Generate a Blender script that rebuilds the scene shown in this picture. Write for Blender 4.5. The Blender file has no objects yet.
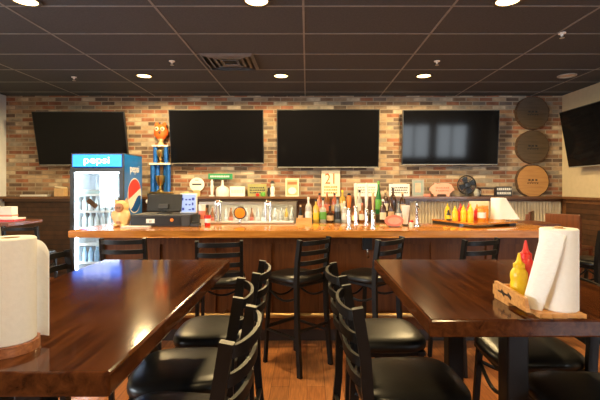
import bpy, bmesh, math, random
from mathutils import Vector, Matrix
random.seed(7)
C = bpy.context.scene.collection
F, CX, HY, EYE = 413.0, 307.0, 187.0, 1.45
PI = math.pi
R = math.radians
def wx(px, Y): return (px - CX) / F * Y
def wz(py, Y): return EYE - (py - HY) / F * Y

# ------------------------------------------------------------------ materials
def mk(name):
    m = bpy.data.materials.new(name); m.use_nodes = True
    nt = m.node_tree; b = nt.nodes['Principled BSDF']
    return m, nt, b
def solid(name, col, rough=.5, metal=0, coat=0, var=.12, scale=14, bump=0, spec=.5):
    m, nt, b = mk(name)
    N, L = nt.nodes, nt.links
    tc = N.new('ShaderNodeTexCoord'); no = N.new('ShaderNodeTexNoise')
    no.inputs['Scale'].default_value = scale; no.inputs['Detail'].default_value = 4
    L.new(tc.outputs['Object'], no.inputs['Vector'])
    cr = N.new('ShaderNodeValToRGB')
    c0 = [max(0, c * (1 - var)) for c in col]; c1 = [min(1, c * (1 + var)) for c in col]
    cr.color_ramp.elements[0].color = (*c0, 1); cr.color_ramp.elements[1].color = (*c1, 1)
    cr.color_ramp.elements[0].position = .3; cr.color_ramp.elements[1].position = .7
    L.new(no.outputs['Fac'], cr.inputs['Fac']); L.new(cr.outputs['Color'], b.inputs['Base Color'])
    b.inputs['Roughness'].default_value = rough; b.inputs['Metallic'].default_value = metal
    b.inputs['Coat Weight'].default_value = coat; b.inputs['Coat Roughness'].default_value = .08
    b.inputs['Specular IOR Level'].default_value = spec
    if bump:
        bp = N.new('ShaderNodeBump'); bp.inputs['Strength'].default_value = bump; bp.inputs['Distance'].default_value = .01
        L.new(no.outputs['Fac'], bp.inputs['Height']); L.new(bp.outputs['Normal'], b.inputs['Normal'])
    return m
def wood(name, dark, light, axis='Y', rough=.3, coat=0, scale=1.0, bump=.05, coatr=.08, spec=.5):
    m, nt, b = mk(name)
    N, L = nt.nodes, nt.links
    tc = N.new('ShaderNodeTexCoord'); mp = N.new('ShaderNodeMapping')
    s = {'X': (1.2, 16, 16), 'Y': (16, 1.2, 16), 'Z': (16, 16, 1.2)}[axis]
    mp.inputs['Scale'].default_value = [v * scale for v in s]
    L.new(tc.outputs['Object'], mp.inputs['Vector'])
    no = N.new('ShaderNodeTexNoise'); no.inputs['Scale'].default_value = 1.6; no.inputs['Detail'].default_value = 8
    no.inputs['Roughness'].default_value = .62; no.inputs['Distortion'].default_value = .7
    L.new(mp.outputs['Vector'], no.inputs['Vector'])
    cr = N.new('ShaderNodeValToRGB')
    cr.color_ramp.elements[0].position = .32; cr.color_ramp.elements[1].position = .68
    cr.color_ramp.elements[0].color = (*dark, 1); cr.color_ramp.elements[1].color = (*light, 1)
    L.new(no.outputs['Fac'], cr.inputs['Fac']); L.new(cr.outputs['Color'], b.inputs['Base Color'])
    b.inputs['Roughness'].default_value = rough
    b.inputs['Coat Weight'].default_value = coat; b.inputs['Coat Roughness'].default_value = coatr
    b.inputs['Specular IOR Level'].default_value = spec
    if bump:
        bp = N.new('ShaderNodeBump'); bp.inputs['Strength'].default_value = bump; bp.inputs['Distance'].default_value = .004
        L.new(no.outputs['Fac'], bp.inputs['Height']); L.new(bp.outputs['Normal'], b.inputs['Normal'])
    return m
def glow(name, col, strength, base=(.8, .8, .8)):
    m, nt, b = mk(name)
    b.inputs['Base Color'].default_value = (*base, 1)
    b.inputs['Emission Color'].default_value = (*col, 1); b.inputs['Emission Strength'].default_value = strength
    return m
def pane(name, tint=(1, 1, 1), refl=1.0, rough=.02):
    m, nt, b = mk(name)
    N, L = nt.nodes, nt.links
    t = N.new('ShaderNodeBsdfTransparent'); t.inputs['Color'].default_value = (*tint, 1)
    g = N.new('ShaderNodeBsdfGlossy'); g.inputs['Roughness'].default_value = rough
    f = N.new('ShaderNodeFresnel'); f.inputs['IOR'].default_value = 1.45
    mu = N.new('ShaderNodeMath'); mu.operation = 'MULTIPLY'; mu.inputs[1].default_value = refl
    mx = N.new('ShaderNodeMixShader')
    L.new(f.outputs['Fac'], mu.inputs[0]); L.new(mu.outputs[0], mx.inputs['Fac'])
    L.new(t.outputs[0], mx.inputs[1]); L.new(g.outputs[0], mx.inputs[2])
    L.new(mx.outputs[0], N['Material Output'].inputs['Surface'])
    return m
def brick_mat(name, cols, mortar, bw, bh, ms, rough=.85, plane='XZ', bump=.6, offset=.5, coat=0, grain=None):
    """per-brick random colour out of the list cols; also used for floor planks"""
    m, nt, b = mk(name)
    N, L = nt.nodes, nt.links
    tc = N.new('ShaderNodeTexCoord'); sp = N.new('ShaderNodeSeparateXYZ'); cb = N.new('ShaderNodeCombineXYZ')
    L.new(tc.outputs['Object'], sp.inputs[0])
    a, c = plane
    L.new(sp.outputs[a], cb.inputs['X']); L.new(sp.outputs[c], cb.inputs['Y'])
    br = N.new('ShaderNodeTexBrick')
    br.offset = offset
    br.inputs['Color1'].default_value = (0, 0, 0, 1); br.inputs['Color2'].default_value = (1, 1, 1, 1)
    br.inputs['Mortar'].default_value = (.5, .5, .5, 1)
    br.inputs['Scale'].default_value = 1; br.inputs['Mortar Size'].default_value = ms; br.inputs['Mortar Smooth'].default_value = .2
    br.inputs['Brick Width'].default_value = bw; br.inputs['Row Height'].default_value = bh; br.inputs['Bias'].default_value = 0
    L.new(cb.outputs[0], br.inputs['Vector'])
    cr = N.new('ShaderNodeValToRGB'); cr.color_ramp.interpolation = 'CONSTANT'
    el = cr.color_ramp.elements
    while len(el) < len(cols): el.new(.5)
    for k, cc in enumerate(cols):
        el[k].position = k / len(cols); el[k].color = (*cc, 1)
    L.new(br.outputs['Color'], cr.inputs['Fac'])
    no = N.new('ShaderNodeTexNoise'); no.inputs['Scale'].default_value = 9; no.inputs['Detail'].default_value = 6
    mp = N.new('ShaderNodeMapping'); mp.inputs['Scale'].default_value = grain or (1, 1, 1)
    L.new(tc.outputs['Object'], mp.inputs['Vector']); L.new(mp.outputs[0], no.inputs['Vector'])
    mr = N.new('ShaderNodeMapRange'); mr.inputs['From Min'].default_value = .25; mr.inputs['From Max'].default_value = .75
    mr.inputs['To Min'].default_value = .6; mr.inputs['To Max'].default_value = 1.3
    L.new(no.outputs['Fac'], mr.inputs['Value'])
    mul = N.new('ShaderNodeMix'); mul.data_type = 'RGBA'; mul.blend_type = 'MULTIPLY'; mul.inputs['Factor'].default_value = 1
    L.new(cr.outputs['Color'], mul.inputs[6]); L.new(mr.outputs['Result'], mul.inputs[7])
    mx = N.new('ShaderNodeMix'); mx.data_type = 'RGBA'
    L.new(br.outputs['Fac'], mx.inputs['Factor']); L.new(mul.outputs[2], mx.inputs[6]); mx.inputs[7].default_value = (*mortar, 1)
    L.new(mx.outputs[2], b.inputs['Base Color'])
    b.inputs['Roughness'].default_value = rough; b.inputs['Coat Weight'].default_value = coat; b.inputs['Coat Roughness'].default_value = .2
    inv = N.new('ShaderNodeMath'); inv.operation = 'MULTIPLY_ADD'; inv.inputs[1].default_value = -1; inv.inputs[2].default_value = 1
    L.new(br.outputs['Fac'], inv.inputs[0])
    ad = N.new('ShaderNodeMath'); ad.operation = 'MULTIPLY_ADD'; ad.inputs[1].default_value = .3
    L.new(no.outputs['Fac'], ad.inputs[0]); L.new(inv.outputs[0], ad.inputs[2])
    bp = N.new('ShaderNodeBump'); bp.inputs['Strength'].default_value = bump; bp.inputs['Distance'].default_value = .006
    L.new(ad.outputs[0], bp.inputs['Height']); L.new(bp.outputs['Normal'], b.inputs['Normal'])
    return m

M = {}
M['brick'] = brick_mat('brick', [(.25,.10,.055),(.36,.20,.115),(.13,.085,.06),(.42,.30,.19),(.29,.20,.13),(.32,.13,.07),(.30,.255,.20),(.17,.13,.105),(.52,.42,.30),(.23,.135,.08)], (.34,.27,.20), .215, .066, .008)
M['floor'] = brick_mat('floor_planks', [(.42,.155,.05),(.50,.20,.07),(.35,.12,.038),(.46,.175,.055),(.39,.15,.05)], (.12,.04,.015), 1.2, .13, .002, rough=.32, plane='YX', bump=.15, coat=.15, grain=(9, .8, 1))
M['wains'] = brick_mat('dark_planks', [(.075,.032,.014),(.06,.026,.012),(.085,.037,.017)], (.015,.007,.004), 3.0, .075, .004, rough=.5, plane='XZ', bump=.5)
M['ceil'] = solid('ceiling_tile', (.085,.100,.120), .8, var=.08, scale=60, bump=.1, spec=.03)  # blue tint in the tile colour stands in for cool window light
M['grid'] = solid('ceiling_grid', (.20,.22,.24), .6)
M['white_wall'] = solid('pale_wall', (.72,.76,.80), .7, var=.03)
M['cream'] = solid('cream_wall', (.54,.45,.30), .75, var=.04)
M['table'] = wood('table_wood', (.026,.007,.0025), (.105,.032,.009), 'Y', .5, .75, 1.3, .02, .10, spec=.0)
M['bar_top'] = wood('bar_wood', (.38,.12,.016), (.66,.27,.045), 'X', .22, .7, 1.0, .03, .09)
M['bar_front'] = wood('bar_panel', (.085,.026,.007), (.165,.055,.014), 'Z', .45, 0, .8, .05, spec=.2)
M['kick'] = solid('kick_board', (.03,.014,.008), .5)
M['ledge'] = wood('ledge_wood', (.10,.04,.014), (.20,.09,.035), 'X', .35, .2)
M['holder'] = wood('holder_wood', (.42,.17,.045), (.72,.37,.12), 'X', .4, .3, 2.5)
M['red_bark'] = wood('red_wood', (.16,.045,.02), (.50,.19,.07), 'X', .45, .1, 3.0)
M['pine'] = wood('pine', (.55,.27,.08), (.75,.42,.15), 'X', .45, .1, 2.0)
M['cherry'] = wood('cherry_wood', (.11,.03,.010), (.19,.06,.022), 'Z', .35, .3, 1.5)
M['slice'] = wood('log_face', (.36,.17,.05), (.50,.26,.08), 'X', .6, 0, 1.2)
M['slice_dark'] = wood('dark_log_face', (.05,.034,.02), (.10,.068,.04), 'X', .6, 0, 1.2)
M['bark'] = solid('bark', (.09,.05,.028), .9, var=.4, scale=30, bump=.6)
M['metal'] = solid('black_powder_coat', (.006,.0055,.0055), .42, 0, 0, scale=40, spec=.3)
M['vinyl'] = solid('black_vinyl', (.008,.0075,.007), .34, 0, 0, scale=60, bump=.03, spec=.38)
M['black'] = solid('black_plastic', (.012,.012,.013), .35)
M['dark'] = solid('charcoal_plastic', (.035,.035,.037), .5)
M['screen'] = solid('glass_screen', (.004,.004,.005), .07, 0, 0, var=0, spec=.10)
M['chrome'] = solid('chrome', (.75,.74,.72), .2, 1, var=.04)
M['steel'] = solid('steel', (.62,.60,.56), .3, 1, var=.05)
M['brass'] = solid('brass', (.42,.27,.12), .4, 1, var=.05)
M['gold'] = solid('gold', (.80,.56,.18), .28, 1, var=.05)
M['paper'] = solid('paper_towel', (.86,.84,.80), .9, var=.02, scale=90, bump=.12)
M['white'] = solid('white_paint', (.80,.79,.76), .5, var=.03)
M['cream_p'] = solid('cream_paint', (.78,.70,.52), .55, var=.05)
M['tan'] = solid('tan', (.62,.42,.22), .6)
M['card'] = solid('cardboard', (.42,.26,.13), .8)
M['red'] = solid('red_plastic', (.62,.025,.02), .32, 0, .2)
M['yellow'] = solid('yellow_plastic', (.86,.58,.02), .35, 0, .2)
M['amber'] = solid('amber', (.72,.25,.02), .25, 0, .4)
M['orange'] = solid('orange_paint', (.85,.24,.025), .4, 0, .2)
M['number_red'] = solid('orange_ink', (.72,.12,.012), .6)
M['pink'] = solid('pink_paint', (.80,.40,.30), .55)
M['coral'] = solid('coral_paint', (.78,.22,.15), .45)
M['green'] = solid('green_paint', (.02,.25,.10), .5)
M['lime'] = solid('green_apple', (.13,.40,.05), .35)
M['vent_grey'] = solid('vent_grey', (.13,.14,.15), .5)
M['teal'] = solid('teal_grey', (.26,.34,.33), .5)
M['grey'] = solid('grey_paint', (.33,.33,.31), .5)
M['trophy_blue'] = solid('blue_foil', (.015,.13,.50), .22, .3, .3)
M['fridge_blue'] = solid('blue_side_panel', (.008,.14,.50), .3, 0, .3, var=.25, scale=3)
M['fridge_dark'] = solid('dark_fridge_body', (.035,.042,.055), .4)
M['fridge_in'] = solid('white_liner', (.82,.86,.90), .5, var=.02)
M['pigskin'] = solid('pig_glaze', (.80,.52,.24), .4, 0, .3, var=.08)
M['snout'] = solid('snout_glaze', (.34,.15,.055), .4)
M['rib'] = solid('ribbed_metal', (.66,.58,.43), .45, .2, var=.15, scale=5)
M['olive'] = solid('olive_sign', (.36,.34,.12), .6)
M['liquor'] = solid('liquor_step', (.05,.035,.022), .4)
M['glass'] = pane('door_glass', (.97, .99, 1.0))
M['cooler_glass'] = pane('cooler_glass', (.95, .95, .93))
M['header'] = glow('lit_blue_header', (.010, .17, .95), 3.4, (.05,.2,.6))
M['header_white'] = glow('lit_white_letters', (.85, .93, 1.0), 4.5)
M['led'] = glow('led_strip', (.75, .90, 1.0), 22)
M['lamp'] = glow('lamp_lens', (1.0, .66, .26), 7)
M['lamp_off'] = solid('lamp_lens_dim', (.62,.58,.50), .5)
M['display'] = glow('lit_display', (.55, .66, 1.0), .85, (.03,.03,.04))
M['display_ink'] = glow('display_marks', (.05, .10, .60), .5, (.02,.02,.03))
M['day'] = glow('window_daylight', (.80, .91, 1.0), 20)
M['cooler_led'] = glow('cooler_led', (1.0, .90, .72), 55)

# ------------------------------------------------------------------ geometry
class MB:
    def __init__(s): s.bm = bmesh.new(); s.flat = False
    def _add(s, verts, faces):
        vs = [s.bm.verts.new(v) for v in verts]
        for f in faces:
            try: s.bm.faces.new([vs[i] for i in f])
            except ValueError: pass
        return s
    def box(s, c, d, rz=0, rx=0, bev=0, ry=0):
        mt = Matrix.Translation(c) @ Matrix.Rotation(rz, 4, 'Z') @ Matrix.Rotation(ry, 4, 'Y') @ Matrix.Rotation(rx, 4, 'X') @ Matrix.Diagonal((*d, 1))
        t = bmesh.new(); bmesh.ops.create_cube(t, size=1, matrix=mt)
        if bev: s.flat = True
        if bev: bmesh.ops.bevel(t, geom=t.edges[:] , offset=bev, segments=2, affect='EDGES', profile=.5)
        return s._merge(t)
    def _merge(s, t):
        t.verts.index_update()
        vs = [s.bm.verts.new(v.co) for v in t.verts]
        for f in t.faces: s.bm.faces.new([vs[v.index] for v in f.verts])
        t.free(); return s
    def b(s, x0, x1, y0, y1, z0, z1, bev=0):
        return s.box(((x0+x1)/2, (y0+y1)/2, (z0+z1)/2), (abs(x1-x0), abs(y1-y0), abs(z1-z0)), bev=bev)
    def lathe(s, prof, c=(0,0,0), seg=20, mt=None):
        mt = Matrix.Translation(c) @ (mt or Matrix())
        V, Fc = [], []
        n = len(prof)
        for r, z in prof:
            for k in range(seg):
                a = 2*PI*k/seg; V.append(mt @ Vector((r*math.cos(a), r*math.sin(a), z)))
        for i in range(n-1):
            for k in range(seg):
                k2 = (k+1) % seg
                Fc.append((i*seg+k, i*seg+k2, (i+1)*seg+k2, (i+1)*seg+k))
        Fc.append(tuple(range(seg-1, -1, -1))); Fc.append(tuple((n-1)*seg+k for k in range(seg)))
        return s._add(V, Fc)
    def cyl(s, p0, p1, r0, r1=None, seg=16):
        p0, p1 = Vector(p0), Vector(p1); d = p1-p0
        q = d.to_track_quat('Z', 'Y').to_matrix().to_4x4()
        return s.lathe([(r0, 0), (r0 if r1 is None else r1, d.length)], p0, seg, q)
    def sph(s, c, r, seg=16, ring=10):
        r = r if isinstance(r, tuple) else (r, r, r)
        t = bmesh.new(); bmesh.ops.create_uvsphere(t, u_segments=seg, v_segments=ring, radius=1, matrix=Matrix.Translation(c) @ Matrix.Diagonal((*r, 1)))
        return s._merge(t)
    def sweep(s, path, w, h, up=(0,0,1), closed=False, rnd=0):
        """rectangular (or elliptical, rnd>0 sides) section swept along path; w across, h along 'up'"""
        P = [Vector(p) for p in path]; n = len(P); up = Vector(up)
        sec = [(-w/2,-h/2),(w/2,-h/2),(w/2,h/2),(-w/2,h/2)] if not rnd else [(w/2*math.cos(2*PI*k/rnd), h/2*math.sin(2*PI*k/rnd)) for k in range(rnd)]
        m = len(sec); V, Fc = [], []
        for i in range(n):
            a = P[(i-1) % n] if (closed or i > 0) else P[i]; b_ = P[(i+1) % n] if (closed or i < n-1) else P[i]
            t = (b_-a).normalized(); side = t.cross(up)
            if side.length < 1e-4: side = t.cross(Vector((1,0,0)))
            side.normalize(); u = side.cross(t).normalized()
            for x, y in sec: V.append(P[i] + side*x + u*y)
        for i in range(n if closed else n-1):
            j = (i+1) % n
            for k in range(m):
                k2 = (k+1) % m
                Fc.append((i*m+k, i*m+k2, j*m+k2, j*m+k))
        if not closed:
            Fc.append(tuple(range(m-1, -1, -1))); Fc.append(tuple((n-1)*m+k for k in range(m)))
        return s._add(V, Fc)
    def tube(s, path, r, seg=10, closed=False, up=(0,0,1)): return s.sweep(path, 2*r, 2*r, up, closed, seg)
    def prism(s, pts, y0, y1):
        """outline in XZ, thickness in Y"""
        n = len(pts)
        V = [(x, y0, z) for x, z in pts] + [(x, y1, z) for x, z in pts]
        Fc = [tuple(range(n)), tuple(range(2*n-1, n-1, -1))] + [(i, n+i, n+(i+1) % n, (i+1) % n) for i in range(n)]
        return s._add(V, Fc)
    def slab(s, pts, z0, z1):
        n = len(pts)
        V = [(x, y, z0) for x, y in pts] + [(x, y, z1) for x, y in pts]
        Fc = [tuple(range(n-1, -1, -1)), tuple(range(n, 2*n))] + [(i, (i+1) % n, n+(i+1) % n, n+i) for i in range(n)]
        return s._add(V, Fc)
    def sheet(s, fn, nu, nv, th=.0015):
        V = [fn(i/nu, j/nv) for i in range(nu+1) for j in range(nv+1)]
        off = [Vector(v) + Vector((th, th, 0)) for v in V]
        n = len(V); k = nv+1; Fc = []
        for i in range(nu):
            for j in range(nv):
                q = (i*k+j, (i+1)*k+j, (i+1)*k+j+1, i*k+j+1)
                Fc.append(q); Fc.append(tuple(n+v for v in q[::-1]))
        for i in range(nu):
            Fc.append((i*k, n+i*k, n+(i+1)*k, (i+1)*k)); Fc.append((i*k+nv, (i+1)*k+nv, n+(i+1)*k+nv, n+i*k+nv))
        for j in range(nv):
            Fc.append((j, j+1, n+j+1, n+j)); Fc.append((nu*k+j, n+nu*k+j, n+nu*k+j+1, nu*k+j+1))
        return s._add(V+off, Fc)
    def build(s, name, mat, parent=None, loc=None, smooth=True, angle=40):
        bmesh.ops.recalc_face_normals(s.bm, faces=s.bm.faces[:])
        me = bpy.data.meshes.new(name); s.bm.to_mesh(me); s.bm.free()
        if smooth:
            me.polygons.foreach_set('use_smooth', [True]*len(me.polygons)); me.set_sharp_from_angle(angle=R(12 if s.flat else angle))
        me.materials.append(mat)
        o = bpy.data.objects.new(name, me); C.objects.link(o)
        if parent: o.parent = parent
        if loc: o.location = loc
        return o
def tag(o, label, cat, group=None):
    o['label'] = label; o['category'] = cat
    if group: o['group'] = group
    return o
def thing(name, label, cat, loc=(0,0,0), rz=0, group=None, rx=0):
    o = bpy.data.objects.new(name, None); C.objects.link(o)
    o.location = loc; o.rotation_euler = (rx, 0, rz); o.empty_display_size = .1
    return tag(o, label, cat, group)
def struct(o): o['kind'] = 'structure'; return o
def copy_tree(o, parent=None):
    c = o.copy(); C.objects.link(c)
    if parent: c.parent = parent
    for ch in list(o.children): copy_tree(ch, c)
    return c
def dup(o, label, loc, rz=0):
    c = copy_tree(o); c['label'] = label; c.location = loc; c.rotation_euler = (o.rotation_euler.x, 0, rz); return c
def text(name, s, size, mat, parent, loc, rot=(PI/2,0,0), ext=.0006, sx=1):
    cu = bpy.data.curves.new(name, 'FONT'); cu.body = s; cu.size = size; cu.extrude = ext; cu.align_x = 'CENTER'; cu.align_y = 'CENTER'
    t = bpy.data.objects.new('tmp_text', cu); C.objects.link(t)
    dg = bpy.context.evaluated_depsgraph_get(); dg.update()
    me = bpy.data.meshes.new_from_object(t.evaluated_get(dg)); me.materials.clear(); me.materials.append(mat)
    bpy.data.objects.remove(t)
    o = bpy.data.objects.new(name, me); C.objects.link(o); o.parent = parent; o.location = loc; o.rotation_euler = rot; o.scale = (sx,1,1)
    return o

# ------------------------------------------------------------------ setting
CEIL = 2.93; WY = 6.7; LX = -4.88; RX = 4.14; RX2 = 7.6; BY = -4.6
struct(MB().b(LX-.15, RX2+.15, BY-.15, WY+.15, -.1, 0).build('floor', M['floor'], smooth=False))
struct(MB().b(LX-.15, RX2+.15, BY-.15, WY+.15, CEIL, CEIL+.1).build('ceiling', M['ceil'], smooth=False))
g = MB()
for k in range(-3, 7):
    x = -.03 + 1.22*k
    if LX < x < RX2: g.b(x-.009, x+.009, BY, WY, CEIL-.004, CEIL+.002)
y = 3.377 - .609*13
while y < WY:
    g.b(LX, RX2, y-.009, y+.009, CEIL-.0035, CEIL+.002); y += .609
struct(g.build('trim_1', M['grid'], smooth=False))
struct(MB().b(LX-.15, RX+.15, WY, WY+.15, 0, CEIL).build('wall_back', M['brick'], smooth=False))
g = MB(); g.b(LX-.15, LX, BY, -1.3, 0, CEIL); g.b(LX-.15, LX, 1.15, WY, 0, CEIL); g.b(LX-.15, LX, -1.3, 1.15, 0, .9); g.b(LX-.15, LX, -1.3, 1.15, 2.4, CEIL)
struct(g.build('wall_left', M['white_wall'], smooth=False))
w = struct(MB().b(LX-.12, LX-.10, -1.3, 1.15, .9, 2.4).build('window_3', M['day'], smooth=False))
f = MB()
for u in (-1.28, -.07, 1.152): f.b(LX-.1, LX+.01, u-.025, u+.025, .9, 2.4)
for v in (.92, 2.38): f.b(LX-.1, LX+.01, -1.3, 1.15, v-.025, v+.025)
struct(f.build('window_frame', M['kick'], w, smooth=False))
struct(MB().b(RX, RX+.15, 4.3, WY, 0, CEIL).build('wall_right', M['cream'], smooth=False))
struct(MB().b(RX, RX2, 4.3, 4.45, 0, CEIL).build('wall_return', M['cream'], smooth=False))
struct(MB().b(RX2, RX2+.15, BY, 4.45, 0, CEIL).build('wall_side', M['cream'], smooth=False))
# wall behind the viewer with its big street windows
wins = [(3.9, 5.2), (5.5, 6.8)]
g = MB(); g.b(LX-.15, RX2+.15, BY-.15, BY, 0, .95); g.b(LX-.15, RX2+.15, BY-.15, BY, 2.35, CEIL)
xs = [LX-.15] + [v for w in wins for v in w] + [RX2+.15]
for i in range(0, len(xs), 2): g.b(xs[i], xs[i+1], BY-.15, BY, .95, 2.35)
M['dim_wall'] = solid('brown_wall', (.10,.075,.055), .7, var=.05)
struct(g.build('wall_front', M['dim_wall'], smooth=False))
for i, (a, b) in enumerate(wins):
    w = struct(MB().b(a, b, BY-.12, BY-.10, .95, 2.35).build('window_%d' % (i+1), M['day'], smooth=False))
    f = MB()
    for u in (a, (a+b)/2, b): f.b(u-.025, u+.025, BY-.1, BY+.01, .95, 2.35)
    for v in (.96, 2.34): f.b(a, b, BY-.1, BY+.01, v-.025, v+.025)
    struct(f.build('window_frame', M['kick'], w, smooth=False))
# wooden ledge round the room and the panelling under it
g = MB(); g.b(LX, RX, 6.5, WY, 1.262, 1.30, .004); g.b(LX, RX, 6.62, WY, 1.22, 1.262)
struct(g.build('trim_2', M['ledge']))
g = MB(); g.b(RX-.12, RX, 4.3, 6.5, 1.262, 1.30, .004); g.b(RX-.05, RX, 4.3, 6.6, 1.20, 1.262)
struct(g.build('trim_3', M['ledge']))
struct(MB().b(LX, -1.62, 6.66, WY, 0, 1.22).build('trim_4', M['wains'], smooth=False))
struct(MB().b(-1.62, 1.66, 6.665, WY, 0, 1.22).build('trim_5', M['ledge'], smooth=False))
P = []
x = 1.66; k = 0
while x < RX-.02:
    P.append((x, 6.668 + .016*math.cos(k*PI/2), 0)); x += .0125; k += 1
V = [(a, b, z) for z in (0, 1.22) for a, b, _ in P]
n = len(P)
g = MB(); g._add(V, [(i, i+1, n+i+1, n+i) for i in range(n-1)])
o = struct(g.build('trim_6', M['rib'], smooth=True, angle=80))
struct(MB().b(RX-.03, RX, 4.3, 6.65, 0, 1.20).build('trim_7', M['wains'], smooth=False))
struct(MB().b(RX-.035, RX, 6.55, 6.648, .0, 1.22).build('trim_8', M['ledge'], smooth=False))

# ------------------------------------------------------------------ bar
bar = thing('bar_counter', 'long wooden bar counter with honey coloured polished top', 'bar', (0,0,0))
BL, BR, BF, BB = -2.08, 2.3, 3.60, 4.36
g = MB()
ed = []
random.seed(3)
n = 40
for i in range(n+1):
    t = i/n; ed.append((BL + (BR-BL)*t, BF + random.uniform(-.008, .008)))
g.slab(ed + [(BR, BB), (BL, BB)], 1.008, 1.07)
bmesh.ops.bevel(g.bm, geom=[e for e in g.bm.edges if abs(e.verts[0].co.z-e.verts[1].co.z) < 1e-5], offset=.014, segments=3, affect='EDGES', profile=.6)
g.build('worktop', M['bar_top'], bar)
MB().b(-1.92, 2.22, 3.86, 4.30, .12, 1.008).build('cabinet', M['bar_front'], bar, smooth=False)
g = MB()
for k in range(9):
    x = -1.92 + k*.5175
    g.b(x-.035 if k else x, x+.035 if k < 8 else x, 3.835, 3.862, .12, 1.008)
g.b(-1.925, 2.225, 3.837, 3.8615, .92, 1.0); g.b(-1.925, 2.225, 3.837, 3.8615, .13, .24)
g.build('panel_moulding', M['bar_front'], bar, smooth=False)
MB().b(-1.92, 2.22, 3.90, 4.28, 0, .12).build('kick_board', M['kick'], bar, smooth=False)
MB().cyl((-1.9, 3.70, .30), (2.2, 3.70, .30), .022).build('foot_rail', M['brass'], bar)
for k in range(5):
    x = -1.7 + k*.95
    MB().tube([(x, 3.85, .30), (x, 3.70, .30), (x, 3.70, .27)], .013).build('rail_bracket', M['brass'], bar)
t = thing('mounted_box', 'small black box with a silver hook mounted beneath the bar top', 'box', (wx(367,3.8), 3.796, .938))
MB().b(-.042, .042, -.035, .035, -.06, .068, .006).build('box_body', M['black'], t)
MB().tube([(0,-.02,-.06),(0,-.03,-.11),(.0,-.06,-.13),(0,-.085,-.11)], .008).build('hook', M['chrome'], t)

# ------------------------------------------------------------------ stools
def make_chair(label, group):
    t = thing('bar_stool', label, 'bar stool', group=group)
    W, Zt = .165, 1.045
    # cushion: rounded trapezoid, domed
    g = MB(); rings = []
    def outline(s_, z, n=36):
        out = []
        for k in range(n):
            a = 2*PI*k/n; ca, sa = math.cos(a), math.sin(a)
            e = .55
            x = .188*math.copysign(abs(ca)**e, ca); y = .20*math.copysign(abs(sa)**e, sa)
            x *= 1 + .06*(y/.2)
            out.append((x*s_, y*s_, z))
        return out
    prof = [(.93,.690),(.99,.700),(1.0,.716),(.98,.733),(.90,.743),(.7,.749),(.35,.752),(.02,.753)]
    V, Fc = [], []
    for s_, z in prof: V += outline(s_, z)
    for i in range(len(prof)-1):
        for k in range(36): Fc.append((i*36+k, i*36+(k+1)%36, (i+1)*36+(k+1)%36, (i+1)*36+k))
    Fc.append(tuple(range(35,-1,-1))); Fc.append(tuple(7*36+k for k in range(36)))
    g._add(V, Fc); g.build('seat', M['vinyl'], t, angle=70)
    g = MB(); g.b(-.165,.165,-.175,.175,.668,.690,.004); g.build('seat_frame', M['metal'], t)
    for s in (-1, 1):
        g = MB(); g.sweep([(s*W*1.06,-.225,0),(s*W,-.185,.45),(s*W,-.178,.72),(s*W,-.188,.88),(s*W,-.215,Zt)], .026, .038, (0,1,0))
        g.build('back_leg', M['metal'], t)
        g = MB(); g.sweep([(s*.172,.19,0),(s*.155,.15,.69)], .026, .026, (0,1,0)); g.build('front_leg', M['metal'], t)
    for k, z in enumerate((1.018, .940, .862, .786)):
        y0 = -.215 + (Zt-z)*.17
        P = [(W*math.cos(PI*i/12)*1.0, y0 - .055*math.sin(PI*i/12), z) for i in range(13)]
        g = MB(); g.sweep(P, .012, .034); g.build('back_slat', M['metal'], t)
    for s in (-1, 1):
        g = MB(); g.sweep([(s*.168,.175,.28),(s*.169,-.20,.28)], .018, .018); g.build('side_stretcher', M['metal'], t)
        g = MB(); P = [(s*(.155+.0*i), .15-.33*i/8, .60-.055*math.sin(PI*i/8)) for i in range(9)]; g.tube(P, .009, 8); g.build('side_brace', M['metal'], t)
    g = MB(); g.sweep([(-.168,.172,.30),(.168,.172,.30)], .022, .022); g.build('foot_rest', M['metal'], t)
    g = MB(); g.sweep([(-.168,-.20,.34),(.168,-.20,.34)], .018, .018); g.build('rear_stretcher', M['metal'], t)
    g = MB(); P = [(.155-.31*i/10, .15, .60-.06*math.sin(PI*i/10)) for i in range(11)]; g.tube(P, .009, 8, up=(0,1,0)); g.build('front_brace', M['metal'], t)
    return t
G1 = 'black ladder-back stools at the left high table'
G2 = 'black ladder-back stools at the right high table'
G3 = 'black ladder-back stools along the bar'
c0 = make_chair('black ladder-back stool nearest the camera on right side of left table', G1)
c0.location = (-.413, 1.255, 0); c0.rotation_euler.z = R(86.5)
def chair(label, x, y, deg, grp=None):
    o = dup(c0, label, (x, y, 0), R(deg))
    if grp: o['group'] = grp
    elif 'group' in o: del o['group']
    return o
chair('black ladder-back stool in the middle of the right side of left table', -.486, 1.652, 97, G1)
chair('black ladder-back stool farthest along the right side of left table', -.455, 2.105, 91, G1)
chair('black ladder-back stool off the far left corner of left table', -1.32, 2.53, -84, G1)
chair('black ladder-back stool pushed in on the hidden left side of left table', -1.19, 1.60, -90, G1)
chair('black ladder-back stool nearest the camera on left side of right table',   .380, 1.55, -89, G2)
chair('black ladder-back stool farther along the left side of right table', .365, 2.06, -86, G2)
chair('black stool pushed under near end of right table, only its seat in view', 1.0, 1.42, 90, G2)
chair('black stool on right side of right table, just behind the paper towel roll', .99, 1.86, 88, G2)
chair('black ladder-back stool at left end of bar, its back above the left table', -1.47, 3.48, 4, G3)
chair('black ladder-back stool at bar above far right corner of left table', -.69, 3.32, 8, G3)
chair('whole black stool turned aside at the bar, between the two high tables', -.09, 3.41, 45, G3)
chair('black ladder-back stool turned aside at bar by far left corner of right table', .51, 3.42, 45, G3)
chair('black ladder-back stool at the bar beyond the far edge of right table', 1.28, 3.42, 22, G3)
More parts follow.
